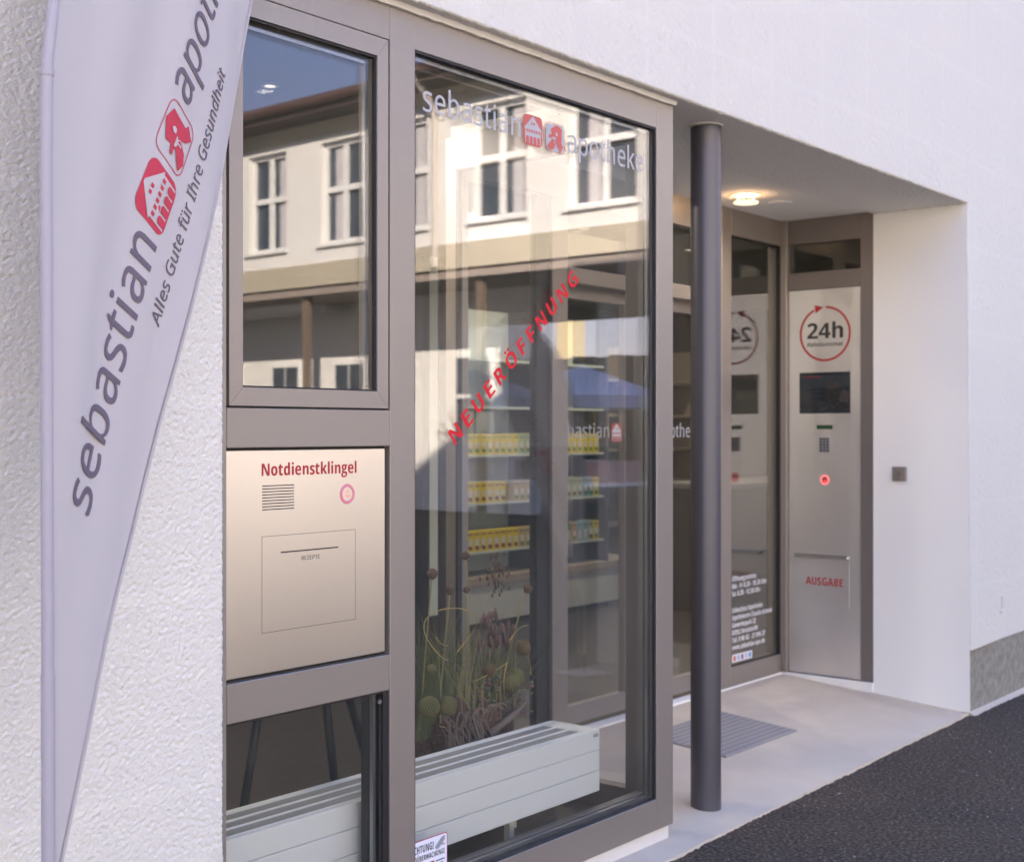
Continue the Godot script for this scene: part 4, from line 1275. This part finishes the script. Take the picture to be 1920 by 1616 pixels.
	var gm := G.new()
	for i in 90:
		var c := V(3.5, 0.53, Z) if i % 2 else V(3.62, 0.475, Z)
		var at := c + V(rng.randfn(0, 0.04), rng.randfn(0, 0.035), rng.randfn(0, 0.03))
		(g if rng.randf() < 0.55 else gm).ball(at, V(0.011, 0.006, 0.009) * rng.randf_range(0.6, 1.2), 4, 6)
	put("stonecrop_leaves", g, leaf, p, "stuff")
	put("stonecrop_flowers", gm, mauve, p, "stuff")

# ---------------------------------------------------------------- inside the shop
func shop_interior() -> void:
	var s := thing("shelf_unit", Vector3.ZERO, "pale glass-backed shelf unit full of small boxes inside the shop", "shelf")
	var pale := mat(0.55, 0.62, 0.56, 0.3)
	var oak := mat(0.36, 0.3, 0.22, 0.6)
	var x0 := 6.7; var x1 := 8.36; var z := -3.4
	put("back_panel", G.new().box(V(x0, 0.43, -3.74), V(x1, 2.3, -3.7)), pale, s)
	put("end_panel", G.new().box(V(x0 - 0.03, 0.08, -3.74), V(x0, 2.3, -3.38)), M.brown, s)
	put("end_panel", G.new().box(V(x1, 0.08, -3.74), V(x1 + 0.03, 2.3, -3.38)), M.brown, s)
	put("divider", G.new().box(V(7.56, 0.43, -3.7), V(7.72, 2.3, -3.38)), M.brown, s)
	for y in [0.602, 0.935, 1.267, 1.6, 1.93]:
		put("shelf_board", G.new().box(V(x0, y - 0.016, -3.7), V(7.56, y, z)).box(V(7.72, y - 0.016, -3.7), V(x1, y, z)), pale, s)
	put("bench_top", G.new().cbox(V(x0 - 0.03, 0.375, -3.7), V(x1 + 0.5, 0.43, z + 0.05), 0.003), oak, s)
	put("drawer_front", G.new().cbox(V(x0 - 0.03, 0.12, -3.7), V(x1 + 0.5, 0.372, z + 0.03), 0.003), mat(0.6, 0.63, 0.58, 0.4), s)
	var yellow := mat(0.72, 0.58, 0.03, 0.5)
	var buff := mat(0.5, 0.38, 0.2, 0.6)
	var mint := mat(0.38, 0.48, 0.32, 0.6)
	var blue := mat(0.2, 0.36, 0.45, 0.5)
	var orange := mat(0.5, 0.28, 0.1, 0.5)
	var green := mat(0.1, 0.22, 0.1, 0.5)
	var print_m := mat(0.6, 0.6, 0.5, 0.6)
	var berry := mat(0.22, 0.03, 0.04, 0.6)
	var leafm := mat(0.12, 0.25, 0.05, 0.6)
	var rows := [
		[1.267, 6.765, [[8, yellow, "yellow", leafm], [3, mint, "pale green", leafm]], "top"],
		[0.935, 6.765, [[6, yellow, "yellow", berry], [0, yellow, "", leafm], [3, buff, "buff yellow", leafm]], "middle"],
		[0.602, 6.765, [[8, yellow, "yellow", berry], [3, buff, "buff", leafm]], "bottom"],
		[1.267, 7.745, [[8, yellow, "yellow", leafm]], "top"],
		[0.935, 7.745, [[1, yellow, "yellow", leafm], [4, mint, "pale green", berry], [2, blue, "pale blue", leafm], [1, yellow, "yellow", leafm]], "middle"],
		[0.602, 7.745, [[1, orange, "orange", leafm], [2, green, "green", print_m], [1, orange, "orange", leafm], [2, blue, "blue", print_m], [1, mint, "pale", berry], [1, yellow, "yellow", leafm]], "bottom"]]
	for r in rows:
		var x: float = r[1]
		for run in r[2]:
			if run[0] == 0:
				x += 0.075
				continue
			for i in run[0]:
				var h := 0.142 + (0.006 if run[1] == mint else 0.0)
				var bx := thing("tea_box", V(x + 0.034, r[0], -3.46), "%s carton with a printed picture in the %s row of %s bay" % [run[2], r[3], "the nearer" if r[1] < 7 else "the farther"], "box", "small cartons on the shop shelves")
				put("carton", G.new().cbox(V(-0.0325, 0.0, -0.05), V(0.0325, h, 0.05), 0.0015), run[1], bx)
				put("printed_cup", G.new().poly(P2([-0.018, 0.05, -0.013, 0.035, 0.013, 0.035, 0.018, 0.05, 0.02, 0.085, -0.02, 0.085]), 0.0512), print_m, bx)
				put("printed_fruit", G.new().arc(Vector2(0.004, 0.026), 0.0, 0.016, 0, TAU, 0.0516, 10).arc(Vector2(-0.012, 0.03), 0.0, 0.012, 0, TAU, 0.0516, 10), run[3], bx)
				put("printed_title", G.new().poly(P2([-0.026, 0.115, 0.024, 0.115, 0.024, 0.124, -0.026, 0.124]), 0.0512), berry if run[3] == berry else leafm, bx)
				x += 0.0705
	# dark cabinet whose edge shows past the corner post
	var c := thing("display_cabinet", Vector3.ZERO, "dark brown cabinet with a pale glass edge behind the dried grasses", "cabinet")
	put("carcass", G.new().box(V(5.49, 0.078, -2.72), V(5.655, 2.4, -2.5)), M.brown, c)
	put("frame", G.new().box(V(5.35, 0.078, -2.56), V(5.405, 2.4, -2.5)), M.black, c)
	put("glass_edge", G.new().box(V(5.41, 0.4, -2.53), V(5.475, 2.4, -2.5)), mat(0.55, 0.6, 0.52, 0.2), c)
	# oak shelf deeper in the shop
	var o := thing("oak_shelf", Vector3.ZERO, "oak shelf with amber bottles seen beside the round column", "shelf")
	put("back_panel", G.new().box(V(8.9, 0.08, -5.6), V(12.6, 2.3, -5.55)), M.shop_wall, o)
	for y in [0.5, 0.9, 1.25, 1.6, 1.95]: put("shelf_board", G.new().cbox(V(8.9, y - 0.03, -5.55), V(12.6, y, -5.1), 0.003), oak, o)
	for x in [8.88, 10.1, 11.35, 12.57]: put("upright", G.new().cbox(V(x, 0.08, -5.55), V(x + 0.04, 2.3, -5.1), 0.003), oak, o)
	var amber := mat(0.4, 0.24, 0.08, 0.4)
	for y in [0.9, 1.25]:
		for i in range(4, 13):
			var x := 9.0 + i * 0.16 + rng.randf_range(-0.015, 0.015)
			if absf(x - 10.12) < 0.07 or absf(x - 11.37) < 0.07: continue
			var bt := put("bottle", G.new().lathe([Vector2(0, 0), Vector2(0.042, 0), Vector2(0.044, 0.11), Vector2(0.02, 0.15), Vector2(0.018, 0.18), Vector2(0, 0.182)], Vector3.ZERO, 14), amber)
			bt.position = V(x, y, -5.3)
			tag(bt, "amber bottle standing on the %s board of the oak shelf" % ("lower" if y < 1 else "upper"), "bottle", "amber bottles on the oak shelf")
	var ct := thing("sales_counter", Vector3.ZERO, "dark sales counter with a light top inside the shop", "counter")
	put("body", G.new().cbox(V(8.5, 0.078, -3.0), V(10.4, 1.0, -2.4), 0.004), M.brown, ct)
	put("top", G.new().cbox(V(8.45, 1.0, -3.05), V(10.45, 1.04, -2.35), 0.004), M.shop_wall, ct)
	# shop lamps; two towards the pale wall are added to light it
	for q in [[3.34, -1.42], [1.2, -3.6], [0.4, -1.8], [2.2, -4.6], [4.6, -5.0], [7.0, -2.6], [8.3, -2.6], [10.6, -4.6]]:
		var l := thing("shop_and_fill_lamp", V(q[0], 2.755, q[1]), "lit round ceiling spot among seen and added ones at bay %d" % used.get("shop_and_fill_lamp", 0), "lamp", "round shop ceiling spots")
		l.set_meta("label", "lit round ceiling spot among the seen and added shop spots")
		put("housing", G.new().lathe([Vector2(0.0, -0.002), Vector2(0.022, -0.002), Vector2(0.022, -0.006), Vector2(0.034, -0.005), Vector2(0.034, 0.0)], Vector3.ZERO, 24), M.white, l)
		put("lamp_panel", G.new().lathe([Vector2(0.0, -0.004), Vector2(0.0215, -0.004)], Vector3.ZERO, 20), glow(1.0, 0.86, 0.66, 0.3), l)
		var a := AreaLight3D.new()
		a.name = "lamp_light"
		a.light_color = Color(1.0, 0.94, 0.86)
		a.light_energy = 0.5
		a.area_size = Vector2(0.04, 0.04)
		a.area_normalize_energy = true
		a.area_range = 20.0
		a.area_attenuation = 2.0
		a.shadow_enabled = true
		l.add_child(a)
		a.position = V(0, -0.02, 0)
		a.rotation.x = -PI / 2

# ---------------------------------------------------------------- building mirrored in the glass
func opposite_wing() -> void:
	var b := thing("opposite_wing", Vector3.ZERO, "cream upper storey on an open ground floor mirrored in the panes", "building")
	var X := 16.0
	var wm: Material = M.cream
	var z0 := 6.4; var z1 := 25.0
	var sill := 4.78; var headr := 6.62
	put("beige_band", G.new().box(V(X - 0.06, 4.05, z0), V(X + 0.3, 4.46, z1)), mat(0.44, 0.39, 0.3, 0.9), b)
	put("lower_wall_band", G.new().box(V(X, 4.46, z0), V(X + 0.3, sill, z1)), wm, b)
	put("frieze", G.new().box(V(X - 0.02, headr + 0.12, z0), V(X + 0.3, 7.02, z1)), mat(0.5, 0.46, 0.38, 0.9), b)
	put("upper_wall_band", G.new().box(V(X, headr, z0), V(X + 0.3, headr + 0.12, z1)), wm, b)
	var wins := [[8.16, 9.4], [10.22, 11.32], [12.3, 13.5], [14.4, 15.5], [16.45, 17.55], [18.6, 19.7], [20.8, 21.9]]
	var prev := z0
	for w in wins:
		put("pier", G.new().box(V(X, sill, prev), V(X + 0.3, headr, w[0])), wm, b)
		prev = w[1]
		var f := put("window", G.new().box(V(X + 0.1, sill, w[0]), V(X + 0.16, sill + 0.08, w[1])).box(V(X + 0.1, headr - 0.08, w[0]), V(X + 0.16, headr, w[1])).box(V(X + 0.1, sill + 0.08, w[0]), V(X + 0.16, headr - 0.08, w[0] + 0.07)).box(V(X + 0.1, sill + 0.08, w[1] - 0.07), V(X + 0.16, headr - 0.08, w[1])).box(V(X + 0.09, sill + 0.08, (w[0] + w[1]) / 2 - 0.05), V(X + 0.15, headr - 0.08, (w[0] + w[1]) / 2 + 0.05)).box(V(X + 0.092, 5.72, w[0] + 0.07), V(X + 0.148, 5.82, w[1] - 0.07)), M.white, b)
		put("window_glass", G.new().box(V(X + 0.17, sill, w[0]), V(X + 0.18, headr, w[1])), mat(0.05, 0.065, 0.09, 0.08), f)
		var cz: float = lerpf(w[0], w[1], 0.25 if rng.randf() < 0.5 else 0.7)
		put("curtain", G.new().box(V(X + 0.164, sill + 0.1, cz - 0.12), V(X + 0.168, headr - 0.1, cz + 0.1)), mat(0.5, 0.48, 0.5, 0.9), f)
		put("sill", G.new().box(V(X - 0.07, sill - 0.05, w[0] - 0.06), V(X + 0.1, sill, w[1] + 0.06)), wm, f)
	put("pier", G.new().box(V(X, sill, prev), V(X + 0.3, headr, z1)), wm, b)
	put("end_wall", G.new().box(V(X, 4.05, z0 - 0.2), V(24, 7.02, z0)), wm, b)
	put("room_back", G.new().box(V(X + 1.2, 4.1, z0), V(X + 1.3, 7.0, z1)), M.shop_wall, b)
	put("eaves", G.new().box(V(X - 0.55, 7.02, z0 - 0.6), V(X + 0.4, 7.12, z1)), mat(0.07, 0.045, 0.038, 0.8), b)
	put("roof", G.new().slab(P2([0.0, 0.0, 4.6, 0.75, 9.2, 0.0, 9.2, -0.1, 0.0, -0.1]), 0.0, z1 - z0 + 0.6).moved(Transform3D(Basis(V(1, 0, 0), V(0, 1, 0), V(0, 0, 1)), V(X - 0.55, 7.24, z0 - 0.6))), mat(0.22, 0.08, 0.05, 0.8), b)
	put("gutter", G.new().tube([V(X - 0.62, 7.2, z0 - 0.6), V(X - 0.62, 7.2, z1)], [0.09], 12), mat(0.09, 0.05, 0.04, 0.5), b)
	put("downpipe", G.new().tube([V(X - 0.6, 7.12, 12.05), V(X - 0.3, 6.9, 12.05), V(X - 0.09, 6.65, 12.05), V(X - 0.09, 4.1, 12.05)], [0.055], 10), mat(0.6, 0.54, 0.49, 0.5), b)
	put("canopy_ceiling", G.new().box(V(X, 3.9, z0), V(24, 4.05, z1)), mat(0.3, 0.25, 0.22, 0.9), b)
	put("floor_wall", G.new().box(V(17.6, 0, 11.4), V(17.9, 3.9, 22)), M.cream, b)
	for k in 5:
		var z: float = 12.2 + k * 1.9
		var f := put("ground_window", G.new().box(V(17.56, 1.3, z), V(17.62, 2.8, z + 0.9)), M.white, b)
		for i in 2:
			for j in 2:
				put("window_glass", G.new().box(V(17.54, 1.38 + j * 0.71, z + 0.07 + i * 0.4), V(17.57, 2.01 + j * 0.71, z + 0.42 + i * 0.4)), mat(0.05, 0.06, 0.08, 0.1), f)
	for z in [6.7, 11.2, 16.0, 21.0]: put("post", G.new().box(V(X + 0.1, 0, z), V(X + 0.22, 3.9, z + 0.12)), mat(0.16, 0.12, 0.09, 0.8), b)
	for k in 3: put("canopy_beam", G.new().box(V(X + 0.5 + k * 0.4, 3.72, 16.5), V(X + 0.6 + k * 0.4, 3.84, 24)), M.white, b)
	# sunshade and stall in front of the open passage
	var u := thing("sunshade", V(15.0, -0.024, 8.4), "blue market sunshade mirrored low in the tall pane", "sunshade")
	var cl := mat(0.42, 0.46, 0.62, 0.7)
	var g := G.new()
	for k in 8:
		var a := TAU * k / 8; var c := TAU * (k + 1) / 8
		var e0 := V(cos(a) * 1.25, 1.93, sin(a) * 1.25); var e1 := V(cos(c) * 1.25, 1.93, sin(c) * 1.25)
		g.tri(V(0, 2.38, 0), e1, e0)
		g.quad(e0, e1, e1 - V(0, 0.17, 0), e0 - V(0, 0.17, 0))
	put("canopy", g, cl, u)
	put("pole", G.new().tube([V(0, 0, 0), V(0, 2.4, 0)], [0.022], 10), M.white, u)
	put("foot", G.new().lathe([Vector2(0, 0), Vector2(0.28, 0), Vector2(0.26, 0.08), Vector2(0, 0.1)], Vector3.ZERO, 24), M.column, u)
	var t := thing("stall_table", V(14.3, -0.024, 8.0), "market table under the blue sunshade", "table")
	put("top", G.new().cbox(V(-0.5, 0.74, -0.9), V(0.5, 0.78, 0.9), 0.004), M.white, t)
	for sx in [-0.45, 0.45]:
		for sz in [-0.85, 0.85]: put("leg", G.new().tube([V(sx, 0, sz), V(sx, 0.74, sz)], [0.02], 8), M.column, t)
	for k in 3:
		var c := thing("crate", V(14.3, 0.756, 7.4 + k * 0.6), ["faded red crate at the near end of the market table", "white crate in the middle of the market table", "brown crate at the far end of the market table"][k], "crate", "crates on the market table")
		put("body", G.new().box(V(-0.3, 0, -0.22), V(0.3, 0.03, 0.22)).box(V(-0.3, 0.03, -0.22), V(-0.28, 0.28, 0.22)).box(V(0.28, 0.03, -0.22), V(0.3, 0.28, 0.22)).box(V(-0.28, 0.03, -0.22), V(0.28, 0.28, -0.2)).box(V(-0.28, 0.03, 0.2), V(0.28, 0.28, 0.22)), [mat(0.5, 0.3, 0.26, 0.8), M.white, mat(0.4, 0.34, 0.28, 0.8)][k], c)

func far_things() -> void:
	# unseen sunlit row across the street, added for warm bounce light
	for k in 3:
		var o := thing("added_row_house", V(-34.0 + k * 15.0, -0.024, 19.0), ["unseen cream house added for bounce light, farthest from the wing", "unseen pale grey house added for bounce light between its neighbours", "unseen white house added for bounce light beside the open wing"][k], "house", "unseen houses added for bounce light")
		var wm: Material = mat([0.72, 0.7, 0.76][k], [0.66, 0.68, 0.73][k], [0.54, 0.63, 0.67][k], 0.9)
		var hh: float = [9.0, 10.2, 9.4][k]
		put("wall", G.new().box(V(0, 0, 0), V(14.8, hh, 9)), wm, o)
		put("roof", G.new().slab(P2([-0.5, hh, 9.5, hh, 4.5, hh + 3.0]), -15.2, 0.4).moved(Transform3D(Basis(V(0, 0, 1), V(0, 1, 0), V(-1, 0, 0)), V(0, 0, 0))), mat(0.2, 0.08, 0.05, 0.9), o)
		for i in 6:
			for j in 3:
				var x := 1.0 + i * 2.3; var y := 0.9 + j * 2.9
				var f := put("window", G.new().box(V(x, y, -0.03), V(x + 1.1, y + 1.5, 0.02)), M.white, o)
				for q in 2: put("window_glass", G.new().box(V(x + 0.08 + q * 0.5, y + 0.08, -0.04), V(x + 0.52 + q * 0.5, y + 1.42, -0.025)), mat(0.05, 0.06, 0.08, 0.1), f)
	var h := thing("distant_house", V(150, 0, 109), "distant pale yellow house with a tower beyond the passage", "house")
	var ym := mat(0.5, 0.4, 0.2, 0.9)
	put("wall", G.new().box(V(-4, -0.1, -5), V(4, 4.5, 5)), ym, h)
	put("tower", G.new().box(V(-1.4, 4.5, -1.4), V(1.4, 17.0, 1.4)), ym, h)
	put("roof", G.new().slab(P2([-4.4, 4.5, 4.4, 4.5, 0, 6.2]), -5.2, 5.2), mat(0.2, 0.08, 0.05, 0.9), h)
	var r := thing("board_fence", V(27, -0.024, 10), "dark brown board fence behind the open passage", "fence")
	for k in 40:
		put("board", G.new().box(V(0.0, 0.1, -8.0 + k * 0.4), V(0.03, 3.3 + 0.02 * (k % 3), -7.63 + k * 0.4)), M.brown, r)
	for k in 5: put("post", G.new().box(V(0.03, 0.0, -8.0 + k * 4.0), V(0.13, 3.0, -7.9 + k * 4.0)), M.brown, r)
